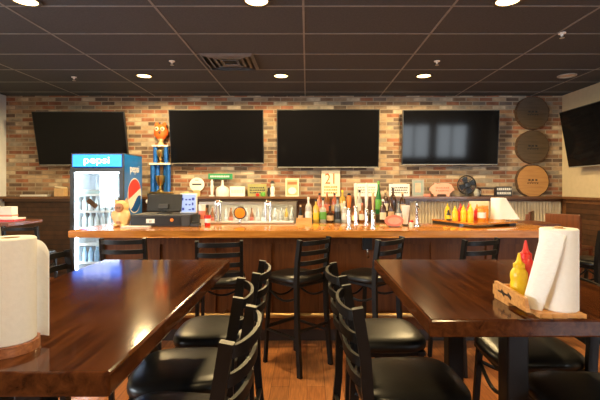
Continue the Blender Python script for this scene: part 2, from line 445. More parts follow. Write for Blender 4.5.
chair('black ladder-back stool at the far right, behind the paper towel roll by the bar end', 2.80, 4.08, 20)
chair('black ladder-back stool in front of the small table by left wall', -2.98, 4.48, 3)

# ------------------------------------------------------------------ high tables
def high_table(label, x0, x1, y0, y1, cols):
    cx, cy = (x0+x1)/2, (y0+y1)/2
    t = thing('high_table', label, 'table', (cx, cy, 0), group='dark wood high tables')
    hx, hy = (x1-x0)/2, (y1-y0)/2
    MB().b(-hx, hx, -hy, hy, 1.018, 1.07, .006).build('tabletop', M['table'], t)
    for yy in cols:
        g = MB(); g.b(-.038,.038, yy-cy-.038, yy-cy+.038, .03, 1.0, .006); g.build('column', M['metal'], t)
        MB().b(-.19,.19, yy-cy-.11, yy-cy+.11, 1.0, 1.018).build('mount_plate', M['metal'], t)
        g = MB(); g.b(-.095,.095, yy-cy-.025, yy-cy+.025, 0, .03, .008); g.build('base_foot', M['metal'], t)
    return t
high_table('dark glossy wood high table on the left, holding one paper towel roll', -1.06, -.405, .845, 2.165, (1.12, 1.89))
high_table('dark glossy wood high table on the right, holding towel roll and squeeze bottles', .352, 1.125, 1.183, 2.17, (1.48, 2.08))

# towel stands and rolls
def live_edge(x0, x1, y0, y1, seed, amp=.008, n=14):
    random.seed(seed); pts = []
    cor = [(x0,y0),(x1,y0),(x1,y1),(x0,y1)]
    for i in range(4):
        a, b = cor[i], cor[(i+1)%4]
        for k in range(n):
            t = k/n; pts.append((a[0]+(b[0]-a[0])*t+random.uniform(-amp,amp), a[1]+(b[1]-a[1])*t+random.uniform(-amp,amp)))
    return pts
t = thing('towel_stand', 'wooden towel stand with rough edge on left table', 'stand', (-.695, .967, 1.07))
random.seed(5); MB().slab([((.058+random.uniform(-.003,.003))*math.cos(2*PI*k/30), (.062+random.uniform(-.003,.003))*math.sin(2*PI*k/30)) for k in range(30)], 0, .022).build('base', M['red_bark'], t)
MB().cyl((0,0,.022), (0,0,.255), .012).build('dowel', M['pine'], t)
def roll(label, loc, r, h, flap):
    t = thing('paper_towel_roll', label, 'paper towel', loc, group='paper towel rolls on the high tables')
    g = MB(); seg = 48
    prof = [(.021,0),(r-.003,0),(r,.003),(r,h-.003),(r-.003,h),(.021,h)]
    V = [(a*math.cos(2*PI*k/seg), a*math.sin(2*PI*k/seg), z) for a, z in prof for k in range(seg)]
    n = len(prof)
    g._add(V, [(i*seg+k, i*seg+(k+1)%seg, ((i+1)%n)*seg+(k+1)%seg, ((i+1)%n)*seg+k) for i in range(n) for k in range(seg)])
    g.build('roll', M['paper'], t)
    g = MB(); V = [(a*math.cos(2*PI*k/24), a*math.sin(2*PI*k/24), z) for a, z in [(.0185,.001),(.0208,.001),(.0208,h-.001),(.0185,h-.001)] for k in range(24)]
    g._add(V, [(i*24+k, i*24+(k+1)%24, ((i+1)%4)*24+(k+1)%24, ((i+1)%4)*24+k) for i in range(4) for k in range(24)])
    g.build('core', M['card'], t)
    g = MB(); g.sheet(flap, 14, 10); g.build('loose_sheet', M['paper'], t, angle=80)
    return t
r0 = .0528
def flapL(u, v):
    # leaves the back of the roll tangentially and falls away to the right
    a = R(62) ; px, py = (r0+.002)*math.cos(a), (r0+.002)*math.sin(a)
    droop = .012*u + .022*u*u*u
    return (px + .036*u, py + .008*u - .012*u*u, -.006 + (.236-droop)*v)
roll('white paper towel roll standing on left table', (-.695, .967, 1.092), r0, .24, flapL)
def flapR(u, v):
    a = R((205+53*v)*(1-u) + (172+13*v)*u); rr = r0 + .0025 + (1-v)*(.02+.032*u)
    return (rr*math.cos(a), rr*math.sin(a), .001 + (.238-.012*(1-u))*v)
t = thing('condiment_caddy', 'honey wood caddy on right table holding bottles and towel roll', 'caddy', (.765, 1.255, 1.07))
MB().slab(live_edge(-.09, .043, -.060, .065, 9, .004), 0, .012).build('base', M['holder'], t)
MB().b(-.121, .075, .065, .165, 0, .012).build('tray_floor', M['holder'], t)
g = MB(); g.prism([(-.121,.012),(.075,.012),(.075,.045),(-.121,.045)], .165, .176); g.build('back_board', M['holder'], t)
g = MB()
q = [(-.045,.012),(.165,.012),(.165,.058),(.06,.055),(-.03,.05)]
g._add([(-.121,y,z) for y,z in q]+[(-.110,y,z) for y,z in q],
       [(0,1,2,3,4),(9,8,7,6,5)]+[(i,5+i,5+(i+1)%5,(i+1)%5) for i in range(5)])
side = g.build('side_board', M['holder'], t, smooth=False)
g = MB(); random.seed(2)
for k in range(4): g.box((-.1215, .125-.022*k, .032), (.001, .024, .006+.006*(k%2)), rx=R(25*(k%2)))
g.build('burnt_mark', M['kick'], side)
MB().b(.063, .075, .07, .165, .012, .045).build('side_board', M['holder'], t)
MB().cyl((0,0,.012), (0,0,.26), .012).build('dowel', M['pine'], t)
roll('white paper towel roll with a flaring loose sheet on right table', (.765, 1.255, 1.082), r0, .243, flapR)
def squeeze(label, loc, h, r, mat, capm, lab=None, group=None):
    t = thing('squeeze_bottle', label, 'bottle', loc, group=group)
    MB().lathe([(r*.9,0),(r,.006),(r,h*.32),(r*.93,h*.40),(r,h*.48),(r*.97,h*.58),(r*.72,h*.66),(r*.6,h*.68)], seg=24).build('body', mat, t)
    MB().lathe([(r*.66,h*.68),(r*.66,h*.77),(r*.45,h*.79),(r*.3,h*.84),(r*.14,h*.98),(r*.1,h)], seg=20).build('nozzle_cap', capm, t)
    if lab: MB().lathe([(r*1.012,h*.12),(r*1.012,h*.30)], seg=24).build('paper_label', lab, t)
    return t
squeeze('yellow mustard squeeze bottle in the caddy on right table', (.694, 1.352, 1.082), .152, .027, M['yellow'], M['yellow'])
squeeze('red ketchup squeeze bottle in the caddy, behind the mustard', (.737, 1.392, 1.082), .188, .029, M['red'], M['red'])

# ------------------------------------------------------------------ televisions
def tv(label, loc, w, h, tilt, rz=0):
    t = thing('television', label, 'television', loc, rz, 'flat televisions on the walls', R(tilt))
    MB().b(-w/2, w/2, -.02, .025, -h/2, h/2, .004).build('casing', M['black'], t)
    MB().b(-w/2+.012, w/2-.012, -.0225, -.0195, -h/2+.022, h/2-.012).build('screen', M['screen'], t, smooth=False)
    MB().b(-w/2+.01, w/2-.01, -.0225, -.0195, -h/2+.004, -h/2+.013).build('lower_bezel', M['grey'], t, smooth=False)
    g = MB(); d = .5*h*math.sin(R(tilt))
    g.b(-.2, .2, .025, .05, -.2, .2); g.build('mount_plate', M['dark'], t)
    g = MB(); g.b(-.15,-.11,.05,.05+d*.8,-.05,.05); g.b(.11,.15,.05,.05+d*.8,-.05,.05); g.build('mount_arm', M['dark'], t)
    return t
def tvp(label, x0, x1, yt, yb, Y, tilt):
    w = (x1-x0)/F*Y; zc = (wz(yt,Y)+wz(yb,Y))/2; h = (yb-yt)/F*Y/math.cos(R(tilt))
    return tv(label, (wx((x0+x1)/2, Y), Y, zc), w, h, tilt)
tvp('steeply tilted black television at far left, above the drinks fridge', 36, 127, 112.5, 165, 6.47, 13)
tvp('black television on brick wall beside the trophy', 170, 263.7, 110.5, 163.5, 6.52, 8)
tvp('large black television in the middle of brick wall', 277, 379, 110, 167.5, 6.52, 7)
tvp('black television on brick wall at right, reflecting the windows', 402, 498.3, 110.5, 165, 6.52, 4.5)
tv('black television tilted down from the cream right wall', (3.86, 5.40, 2.15), 1.55, .84, 10, -PI/2)

# ------------------------------------------------------------------ ceiling fittings
def lamp(label, x, y, lit=True):
    t = thing('ceiling_downlight', label, 'ceiling light', (x, y, CEIL), group='round recessed ceiling lights')
    g = MB(); seg = 32
    V = [(a*math.cos(2*PI*k/seg), a*math.sin(2*PI*k/seg), z) for a, z in [(.088,-.002),(.115,-.002),(.112,-.012),(.090,-.012)] for k in range(seg)]
    g._add(V, [(i*seg+k, i*seg+(k+1)%seg, ((i+1)%4)*seg+(k+1)%seg, ((i+1)%4)*seg+k) for i in range(4) for k in range(seg)])
    g.build('trim_ring', M['dark'] if lit else M['grey'], t)
    MB().cyl((0,0,-.006), (0,0,-.002), .089, seg=32).build('lens', M['lamp'] if lit else M['lamp_off'], t)
    return t
def spot(x, y, p, ang=178, z=CEIL-.03):
    L = bpy.data.lights.new('downlight_bulb', 'SPOT'); L.energy = p; L.color = (1.0, .72, .34)
    L.spot_size = R(ang); L.spot_blend = .2; L.shadow_soft_size = .10
    o = bpy.data.objects.new('downlight_bulb', L); C.objects.link(o); o.location = (x, y, z)
    return o
rows = [('left', -2.16), ('middle', -.345), ('right', 1.55)]
for w, x in rows:
    lamp({'left': 'lit round ceiling light over the left end of the bar back wall', 'middle': 'lit round ceiling light beside the square air vent', 'right': 'lit round ceiling light over the right half of the bar'}[w], x, 5.48)
    spot(x, 5.48, 215)
lamp('unlit pale round ceiling light at the far right', 3.45, 5.48, False)
for w, x in (('top left', -2.23), ('top centre', -.40), ('top right', 1.59)):
    lamp('lit round ceiling light cut by the picture edge at %s' % w, x, 3.27)
    spot(x, 3.27, 150)
for x in (-2.2, -.4, 1.6):
    for yy in (.6, -2.2): spot(x, yy, 60)
t = thing('air_vent', 'square dark metal ceiling vent with stepped louvres', 'vent', (-.90, 4.86, CEIL))
for k, a in enumerate((.30, .235, .17, .105)):
    g = MB()
    q = [(-a,-a),(a,-a),(a,a),(-a,a)]; b_ = a-.030
    V = [(x,y,-.008-.006*k) for x,y in q] + [(x*b_/a,y*b_/a,-.030+.004*k) for x,y in q] + [(x,y,-.003-.006*k) for x,y in q] + [(x*b_/a,y*b_/a,-.024+.004*k) for x,y in q]
    Fc = []
    for i in range(4):
        j = (i+1)%4
        Fc += [(i,j,4+j,4+i), (8+i,12+i,12+j,8+j), (i,8+i,8+j,j), (4+i,4+j,12+j,12+i)]
    g._add(V, Fc); g.build('louvre', M['vent_grey'], t, smooth=False)
MB().b(-.29,.29,-.29,.29,-.004,-.001).build('duct_opening', M['black'], t, smooth=False)
for px, py, lab in ((172, 61, 'small white sprinkler head left of the vent'), (437, 61, 'small white sprinkler head by the right ceiling light'), (74, 77, 'small sprinkler head near left wall'), (562, 33, 'tiny sprinkler head at the upper right')):
    Y = F*1.48/(HY-py)
    t = thing('sprinkler_head', lab, 'sprinkler', (wx(px,Y), Y, CEIL))
    MB().lathe([(.035,0),(.034,-.008),(.014,-.014),(.012,-.03)], seg=16).build('escutcheon', M['white'], t)
    MB().lathe([(.006,-.03),(.006,-.045),(.022,-.046),(.022,-.05)], seg=12).build('deflector', M['steel'], t)

# ------------------------------------------------------------------ drinks fridge
FX0, FX1, FY0, FY1 = -3.10, -2.405, 5.4, 6.02
fr = thing('drinks_fridge', 'tall glass door drinks fridge with glowing blue header', 'fridge', (-2.7525, 5.4, 0))
def fb(x0,x1,y0,y1,z0,z1,bev=0): return MB().b(x0+2.7525, x1+2.7525, y0-5.4, y1-5.4, z0, z1, bev)
zt = 1.895
g = fb(FX0, FX0+.03, FY0+.03, FY1, .08, zt); 
for a in ((FX1-.03, FX1, FY0+.03, FY1, .08, zt), (FX0+.03, FX1-.03, FY1-.03, FY1, .08, zt), (FX0+.03, FX1-.03, FY0+.03, FY1-.03, zt-.03, zt), (FX0+.03, FX1-.03, FY0+.03, FY1-.03, .08, .26), (FX0+.03, FX1-.03, FY0+.04, FY1-.03, 1.66, 1.70)):
    g._merge(fb(*a).bm)
g.build('body', M['fridge_dark'], fr, smooth=False)
g = fb(FX0+.031, FX0+.036, FY0+.05, FY1-.03, .26, 1.66)
for a in ((FX1-.036, FX1-.031, FY0+.05, FY1-.03, .26, 1.66), (FX0+.031, FX1-.031, FY1-.036, FY1-.031, .26, 1.66), (FX0+.031, FX1-.031, FY0+.05, FY1-.03, .26, .265), (FX0+.031, FX1-.031, FY0+.05, FY1-.03, 1.655, 1.66)):
    g._merge(fb(*a).bm)
g.build('liner', M['fridge_in'], fr, smooth=False)
for x in (FX0+.055, FX1-.055): fb(x-.009, x+.009, FY0+.06, FY0+.075, .30, 1.62).build('led_strip', M['led'], fr, smooth=False)
fb(FX0+.04, FX1-.04, FY0+.08, FY0+.10, 1.635, 1.652).build('led_strip', M['led'], fr, smooth=False)
fb(FX0+.03, FX1-.03, FY0+.005, FY0+.03, 1.715, zt-.02, .006).build('header_panel', M['header'], fr)
text('header_letters', 'pepsi', .125, M['header_white'], fr, (0, .004, 1.80), sx=1.35)
g = fb(FX0, FX0+.05, FY0, FY0+.03, .26, 1.70); 
for a in ((FX1-.05, FX1, FY0, FY0+.03, .26, 1.70), (FX0+.05, FX1-.05, FY0, FY0+.03, 1.645, 1.70), (FX0+.05, FX1-.05, FY0, FY0+.03, .26, .32)): g._merge(fb(*a).bm)
door = g.build('door', M['fridge_dark'], fr, smooth=False)
fb(FX0+.05, FX1-.05, FY0+.012, FY0+.018, .32, 1.645).build('door_glass', M['glass'], door, smooth=False)
MB().tube([(.30,0,1.0),(.30,-.035,1.02),(.30,-.035,1.28),(.30,0,1.30)], .009, up=(1,0,0)).build('door_handle', M['dark'], door)
g = MB(); g.box((wx(92,5.39)+2.7525, -.004, wz(203.5,5.39)), (.15,.003,.065), ry=R(38), bev=.001); g.sph((wx(90,5.39)+2.7525,-.005,wz(201,5.39)), (.028,.004,.028)); g.build('door_sticker', M['bark'], door)
SH = [.44, .68, .90, 1.12, 1.34]
for z in SH:
    g = fb(FX0+.04, FX1-.04, FY0+.10, FY1-.05, z-.008, z)
    g._merge(fb(FX0+.04, FX1-.04, FY0+.095, FY0+.10, z-.012, z+.018).bm)
    g.build('shelf', M['white'], fr, smooth=False)
fb(FX0+.02, FX1-.02, FY0+.04, FY1-.02, 0, .08).build('plinth', M['black'], fr, smooth=False)
fb(FX0+.03, FX1-.03, FY0+.02, FY0+.035, .10, .24).build('grille', M['dark'], fr, smooth=False)
# printed blue side with a round red white and blue emblem and white lettering
sd = fb(FX1, FX1+.002, FY0+.04, FY1-.005, .10, zt-.01).build('side_print', M['fridge_blue'], fr, smooth=False)
def side_poly(pts, mat, name, off):
    # pts in (y,z) on the right face
    g = MB(); x = FX1+2.7525+.002
    n = len(pts); V = [(x, p[0]-5.4, p[1]) for p in pts] + [(x+off, p[0]-5.4, p[1]) for p in pts]
    g._add(V, [tuple(range(n)), tuple(range(2*n-1,n-1,-1))] + [(i, n+i, n+(i+1)%n, (i+1)%n) for i in range(n)])
    return g.build(name, mat, sd, smooth=False)
ec, ez, ea, eb = 5.76, 1.33, .225, .245
el = [(ec+ea*math.cos(2*PI*k/32), ez+eb*math.sin(2*PI*k/32)) for k in range(32)]
side_poly(el, M['white'], 'emblem_disc', .001)
def band(fn_lo, fn_hi, n=24):
    ys = [-.92+1.84*i/n for i in range(n+1)]
    lim = lambda u: math.sqrt(max(0, 1-u*u))*.93
    lo = [(ec+ea*u, ez+eb*max(-lim(u), min(lim(u), fn_lo(u)))) for u in ys]
    hi = [(ec+ea*u, ez+eb*max(-lim(u), min(lim(u), fn_hi(u)))) for u in ys]
    return lo + hi[::-1]
side_poly(band(lambda u: .12+.35*u, lambda u: 1), M['red'], 'emblem_red', .002)
side_poly(band(lambda u: -1, lambda u: -.38+.3*u+.2*math.sin(3*u)), M['trophy_blue'], 'emblem_blue', .002)
text('side_letters', 'pepsi', .15, M['white'], sd, (FX1+2.7525+.003, 5.76-5.4, 1.70), rot=(PI/2, 0, PI/2))
# what stands inside
def simple_bottle(r, h, mat_, name='drink_bottle', seg=12):
    return MB().lathe([(r*.9,0),(r,.01),(r,h*.62),(r*.9,h*.7),(r*.42,h*.84),(r*.42,h*.93),(r*.5,h*.94),(r*.5,h)], seg=seg).build(name, mat_)
M['pale'] = solid('pale_bottle', (.70,.78,.82), .3, var=.2, scale=8)
M['paleblue'] = solid('pale_blue_bottle', (.35,.52,.68), .3, var=.3, scale=10)
proto = {}
for row, z in (('second', .44), ('third', .90), ('fourth', 1.12)):
    for k in range(7):
        mt = 'paleblue' if row == 'second' else 'pale'
        key = mt
        if key not in proto:
            o = simple_bottle(.032, .20, M[mt]); proto[key] = o
        else:
            o = proto[key].copy(); C.objects.link(o)
        o.location = (-3.0 + k*.082, FY0+.18, z)
        tag(o, {'second': 'pale blue drink bottle in the lowest row inside the fridge', 'third': 'clear drink bottle in the fridge row level with the bar top', 'fourth': 'clear drink bottle in the middle row inside the fridge'}[row], 'bottle', 'drink bottles in the fridge, %s row' % row)
t = thing('carton', 'dark low box on the top shelf inside the fridge', 'box', (-2.895, 5.62, 1.34))
MB().b(-.16,.14,-.08,.08,0,.075,.004).build('box_body', M['grey'], t); MB().b(-.14,.12,-.082,-.08,.02,.055).build('box_panel', M['teal'], t)
t = thing('glass_pitcher', 'clear tall pitcher on the top shelf inside the fridge', 'pitcher', (wx(112,5.6), 5.62, 1.34))
MB().lathe([(.06,0),(.065,.01),(.075,.26),(.07,.26),(.06,.012)], seg=20).build('pitcher_body', M['teal'], t)
MB().tube([(-.07,0,.22),(-.12,0,.21),(-.12,0,.08),(-.062,0,.06)], .010, up=(0,1,0)).build('pitcher_handle', M['teal'], t)

# ------------------------------------------------------------------ trophy
Y = 6.6
t = thing('trophy', 'tall two-tier blue column trophy with orange topper', 'trophy', (wx(161, Y), Y, 1.30))
def tz(py): return wz(py, Y) - 1.30
MB().b(-.19,.19,-.085,.085,0,.05,.006).build('base_slab', M['black'], t)
MB().b(-.165,.165,-.08,.08,.05,.075,.004).build('base_step', M['gold'], t)
zl, zm, zu = .075, tz(165), tz(147)
for sx in (-.125,-.065,.065,.125):
    g = MB(); g.cyl((sx, -.02 if abs(sx) > .1 else .03, zl), (sx, -.02 if abs(sx) > .1 else .03, zm), .036, seg=16); g.build('column', M['trophy_blue'], t)
MB().b(-.165,.165,-.075,.075,zm,zm+.03,.005).build('middle_slab', M['white'], t)
for sx in (-.085,.085):
    MB().cyl((sx,-.01,zm+.03),(sx,-.01,zu), .036, seg=16).build('column', M['trophy_blue'], t)
MB().b(-.125,.125,-.07,.07,zu,zu+.025,.005).build('top_slab', M['white'], t)
def cup(z, s, name, par):
    return MB().lathe([(.035*s,0),(.035*s,.012*s),(.01*s,.03*s),(.01*s,.06*s),(.03*s,.08*s),(.045*s,.12*s),(.05*s,.17*s),(.02*s,.175*s)], (0,-.03,z), 16).build(name, M['gold'], par)
cup(zl, 1.5, 'gold_cup', t); cup(zm+.03, 1.2, 'gold_cup', t)
zt2 = zu+.025
MB().lathe([(.055,0),(.05,.02),(.03,.05),(.045,.10)], (0,0,zt2), 16).build('topper_stem', M['tan'], t)
g = MB(); g.sph((0,0,zt2+.21), (.115,.075,.125), 20, 14)
for a in (-.06,.06): g.sph((a,-.01,zt2+.325), (.035,.03,.045))
top = g.build('topper', M['number_red'], t)
for a in (-.045,.045):
    MB().sph((a,-.062,zt2+.255), (.032,.022,.036)).build('topper_eye', M['cream_p'], top)
    MB().sph((a,-.080,zt2+.255), (.015,.008,.018)).build('topper_pupil', M['black'], top)
MB().sph((0,-.07,zt2+.20), (.022,.016,.028)).build('topper_mouth', M['black'], top)

# ------------------------------------------------------------------ things on the bar
BT = 1.07
# pig
Y = 4.0
t = thing('pig_ornament', 'standing golden pig ornament at left end of bar', 'ornament', (wx(122,Y), Y, BT))
g = MB(); g.lathe([(.045,0),(.062,.012),(.078,.06),(.079,.10),(.066,.145),(.056,.165)], seg=24); g.sph((0,-.004,.19), (.068,.06,.062), 24, 16)
for s in (-1,1): g.sph((s*.038,-.05,.012), (.028,.035,.014)); g.sph((s*.072,-.025,.105), (.02,.025,.045))
o = g.build('pig_body', M['pigskin'], t, angle=80)
md = o.modifiers.new('blend', 'REMESH'); md.mode = 'VOXEL'; md.voxel_size = .0055; md.use_smooth_shade = True
md = o.modifiers.new('soft', 'SMOOTH'); md.iterations = 6; md.factor = .5
for s in (-1,1):
    g = MB(); g._add([(s*.03,-.02,.235),(s*.066,-.015,.222),(s*.056,-.03,.278),(s*.03,.005,.235),(s*.066,.005,.222)], [(0,1,2),(3,2,4),(0,2,3),(1,4,2),(0,3,4,1)]); g.build('ear', M['pigskin'], t)
    MB().sph((s*.022,-.058,.212), (.007,.006,.009)).build('eye', M['black'], t)
g = MB(); g.lathe([(.042,0),(.044,.012),(.036,.022),(.01,.024)], (0,-.055,.182), 20, Matrix.Rotation(PI/2,4,'X')); sn = g.build('snout', M['snout'], t)
for s in (-1,1): MB().sph((s*.012,-.079,.182), (.006,.004,.008)).build('nostril', M['black'], sn)
MB().b(-.02,.02,-.082,-.075,.03,.055,.003).build('front_tag', M['snout'], t)
o = MB().box((wx(137,3.93), 3.92, BT+.006), (.26,.13,.010), rz=R(6), bev=.002).build('white_menu', M['white']); tag(o, 'white folded menu lying before the cash drawer on bar', 'menu')
# cash drawer, terminal, display
t = thing('cash_drawer', 'wide black cash drawer with white sticker on bar', 'cash drawer', (wx(160,3.95), 4.14, BT))
MB().b(-.285,.285,-.19,.19,0,.115,.006).build('drawer_case', M['dark'], t)
f = MB().b(-.275,.20,-.195,-.188,.012,.10,.002).build('drawer_front', M['black'], t)
MB().b(-.13,-.05,-.197,-.194,.035,.075).build('white_sticker', M['white'], f)
text('sticker_mark', 'III', .035, M['dark'], f, (-.09,-.1975,.05))
MB().cyl((.115,-.195,.065),(.115,-.203,.065), .016).build('drawer_lock', M['orange'], f)
t = thing('register_monitor', 'black register monitor seen from behind, standing on cash drawer', 'monitor', (wx(164,4.12), 4.14, BT+.115))
MB().lathe([(.075,0),(.075,.008),(.03,.016),(.022,.06)], seg=20).build('stand', M['dark'], t)
MB().box((0,0,.105), (.345,.028,.175), rx=R(-12), bev=.006).build('housing', M['black'], t)
MB().box((0,-.028,.07), (.10,.035,.05), rx=R(-12), bev=.006).build('rear_hub', M['dark'], t)
MB().sph((-.178,0,.12), (.012,.012,.02)).build('card_reader', M['white'], t)
t = thing('lit_display', 'small screen glowing white and blue beside the register monitor', 'screen', (wx(188,4.16), 4.17, BT+.115))
MB().b(-.085,.085,0,.03,0,.20,.005).build('display_case', M['white'], t)
s_ = MB().b(-.075,.075,-.003,0,.012,.19).build('display_panel', M['display'], t, smooth=False)
random.seed(5)
for r_ in range(3):
    for c_ in range(4):
        if random.random() < .8: MB().b(-.062+.033*c_, -.062+.033*c_+random.uniform(.012,.026), -.0045, -.0025, .03+.05*r_, .03+.05*r_+random.uniform(.012,.03)).build('display_icon', M['display_ink'], s_, smooth=False)
t = thing('card_terminal', 'small dark card terminal at the right end of cash drawer', 'card terminal', (wx(196.5,3.9)-.03, 3.985, BT))
MB().b(-.04,.04,-.05,.05,0,.03,.005).build('terminal_base', M['dark'], t); MB().box((0,.01,.07), (.075,.03,.09), rx=R(-20), bev=.005).build('keypad', M['black'], t)
def cupstack(label, px, Y, z0, h, r, mat_, lab_mat):
    t = thing('paper_cup', label, 'cup', (wx(px,Y), Y, z0))
    MB().lathe([(r*.75,0),(r*.78,.004),(r,h),(r*1.06,h),(r*1.06,h-.006)], seg=18).build('cup_wall', mat_, t)
    MB().lathe([(r*.86,h*.3),(r*.955,h*.7)], seg=18).build('printed_band', lab_mat, t)
cupstack('tall white cup striped red, right of the glowing screen', 202, 4.12, BT, .205, .036, M['white'], M['coral'])
cupstack('short red cup on bar, right of the striped cup', 207.5, 4.02, BT, .105, .034, M['red'], M['white'])
# drip rail along the rear of the bar
t = thing('drip_rail', 'long low stainless drip rail on the rear edge of bar', 'drip tray', (wx(249,4.25), 4.26, BT))
L_ = (297-208)/F*4.26/2
MB().b(-L_,L_,-.05,.05,0,.016,.003).build('tray_body', M['steel'], t)
g = MB(); g.b(-L_,L_,-.05,-.044,.016,.028); g.b(-L_,L_,.044,.05,.016,.028); g.build('tray_lip', M['white'], t)
for i, px in enumerate((218, 268)):
    Yv = 4.27
    t = thing('chrome_faucet', ['chrome hoop faucet left of the amber disc', 'chrome hoop faucet right of the amber disc'][i], 'faucet', (wx(px,Yv), Yv, BT+.016), group='chrome faucets on the drip rail')
    zt_ = wz(200,Yv)-BT-.016
    P = [(-.024,0,.006)] + [(-.024,0,zt_-.03)] + [(-.024*math.cos(PI*k/8),0,zt_-.03+.026*math.sin(PI*k/8)) for k in range(1,8)] + [(.024,0,zt_-.03),(.024,0,.006)]
    MB().tube(P, .011, 10, up=(0,1,0)).build('hoop', M['chrome'], t)
    MB().lathe([(.045,0),(.043,.008),(.015,.012)], seg=18).build('flange', M['chrome'], t)
t = thing('tap_badge', 'round amber disc with dark rim on a short chrome stand', 'badge', (wx(239.5,4.2), 4.24, BT+.016))
MB().lathe([(.035,0),(.033,.006),(.01,.012),(.009,.04)], seg=16).build('foot', M['chrome'], t)
mx_ = Matrix.Rotation(PI/2,4,'X')
MB().lathe([(.055,-.018),(.066,-.014),(.066,.012),(.056,.018)], (0,0,.098), 28, mx_).build('rim', M['bark'], t)
MB().lathe([(.054,0),(.05,.006),(.02,.010)], (0,-.016,.098), 28, mx_).build('amber_face', M['amber'], t)
# draft taps
def tap(label, px, Y, ybase, ytop, hz0, hmat, hr, capm=None, column=True):
    z0 = BT; t = thing('beer_tap', label, 'beer tap', (wx(px,Y), Y, z0), group='beer taps on the bar')
    zc, zh = wz(hz0,Y)-z0, wz(ytop,Y)-z0
    MB().lathe([(.034,0),(.034,.008),(.021,.012),(.021,zc-.02),(.017,zc-.006),(.012,zc)], seg=20).build('tower', M['chrome'], t)
    MB().tube([(0,0,zc-.05),(0,-.05,zc-.05),(0,-.062,zc-.075)], .008, up=(1,0,0)).build('spout', M['chrome'], t)
    h = zh-zc
    MB().lathe([(hr*.45,zc),(hr*.7,zc+h*.1),(hr,zc+h*.55),(hr*.9,zc+h*.8),(hr*.5,zc+h*.84)], seg=16).build('tap_handle', hmat, t)
    MB().lathe([(hr*.55,zc+h*.83),(hr*.8,zc+h*.88),(hr*.7,zc+h*.96),(hr*.25,zc+h)], seg=16).build('handle_cap', capm or hmat, t)
tap('beer tap with a stubby orange handle and black cap', 349, 3.76, 229, 193, 208, M['orange'], .022, M['black'])
tap('beer tap with a tall slim tan handle', 373, 3.76, 229, 189, 210, M['tan'], .013, M['cream_p'])
tap('beer tap with a tall white pointed handle, behind the tan one', 366.5, 4.16, 224, 183, 208, M['white'], .020, M['white'])
tap('beer tap with a white knobbed handle, right of the orange one', 356, 4.20, 224, 183, 206, M['cream_p'], .017, M['white'])
# red oval sign, glass, post
t = thing('oval_sign', 'coral red oval sign with pale centre on the bar', 'sign', (wx(395,3.86), 3.90, BT))
g = MB(); g.lathe([(1,-.5),(1,.5)], (0,0,.061), 36, Matrix.Rotation(PI/2,4,'X') @ Matrix.Diagonal((.088,.055,.016,1))); g.build('board', M['coral'], t)
g = MB(); g.lathe([(1,-.5),(1,.5)], (0,-.009,.061), 36, Matrix.Rotation(PI/2,4,'X') @ Matrix.Diagonal((.062,.034,.004,1))); g.build('centre_panel', M['pink'], t)
MB().b(-.05,.05,-.015,.035,0,.008).build('foot', M['dark'], t)
t = thing('beer_glass', 'tall pale flared beer glass right of the red oval sign', 'glass', (wx(406,4.0), 4.02, BT))
MB().lathe([(.026,0),(.028,.01),(.022,.02)], seg=20).build('glass_foot', M['dark'], t)
MB().lathe([(.022,.02),(.026,.06),(.042,.20),(.040,.20),(.022,.03)], seg=20).build('glass_bowl', M['white'], t)
t = thing('chrome_post', 'slim pinkish chrome post at right end of the bottle row', 'post', (wx(417,4.0), 4.0, BT))
MB().lathe([(.035,0),(.034,.01),(.02,.02),(.018,.20),(.02,.215),(.012,.24)], seg=18).build('post_shaft', M['chrome'], t)
MB().tube([(0,0,.18),(0,-.05,.19),(0,-.07,.165)], .008, up=(1,0,0)).build('spout', M['chrome'], t)
t = thing('shaker', 'small red topped shaker beside the chrome post', 'shaker', (wx(411.5,3.88), 3.88, BT))
MB().lathe([(.02,0),(.022,.01),(.018,.05)], seg=14).build('jar', M['cream_p'], t); MB().lathe([(.02,.05),(.02,.062),(.01,.07)], seg=14).build('lid', M['red'], t)
# little wooden box with a dark bottle
t = thing('wooden_box', 'small open orange wood box on bar, left of the bottle row', 'box', (wx(304,4.2), 4.24, BT))
g = MB(); g.b(-.08,.08,-.05,.05,0,.008); g.b(-.08,.08,-.05,-.042,.008,.06); g.b(-.08,.08,.042,.05,.008,.06); g.b(-.08,-.072,-.042,.042,.008,.06); g.b(.072,.08,-.042,.042,.008,.06)
g.build('box_body', M['pine'], t, smooth=False)

# ------------------------------------------------------------------ bottles
t = thing('liquor_step', 'dark stepped rack under the row of liquor bottles', 'rack', (wx(358,4.6), 4.6, 0))
wL = wx(304,4.5)-wx(358,4.6); wR = wx(411,4.5)-wx(358,4.6)
MB().b(wL,wR,-.20,.22,0,1.04).build('cabinet', M['liquor'], t, smooth=False)
MB().b(wL,wR,-.20,.02,1.04,1.062,.003).build('step', M['liquor'], t); MB().b(wL,wR,.02,.22,1.04,1.145,.003).build('step', M['liquor'], t)
BM = {'clear': solid('clear_glass', (.55,.55,.50), .08, 0, .5, var=.25, scale=9), 'amber': solid('amber_glass', (.30,.095,.015), .08, 0, .5, var=.3, scale=9),
      'green': solid('green_glass', (.02,.16,.04), .08, 0, .5), 'brown': solid('brown_glass', (.055,.02,.008), .08, 0, .5),
      'grey': solid('smoke_glass', (.19,.22,.25), .08, 0, .5, var=.3, scale=9), 'gold': solid('gold_spirit', (.60,.38,.07), .08, 0, .5, var=.2),
      'pink': solid('rose_spirit', (.42,.11,.055), .08, 0, .5), 'black': M['black']}
LB = {'white': M['white'], 'cream': M['cream_p'], 'green': M['lime'], 'red': M['coral'], 'black': M['black'], 'gold': M['gold'], 'yellow': M['yellow'], 'tan': M['tan']}
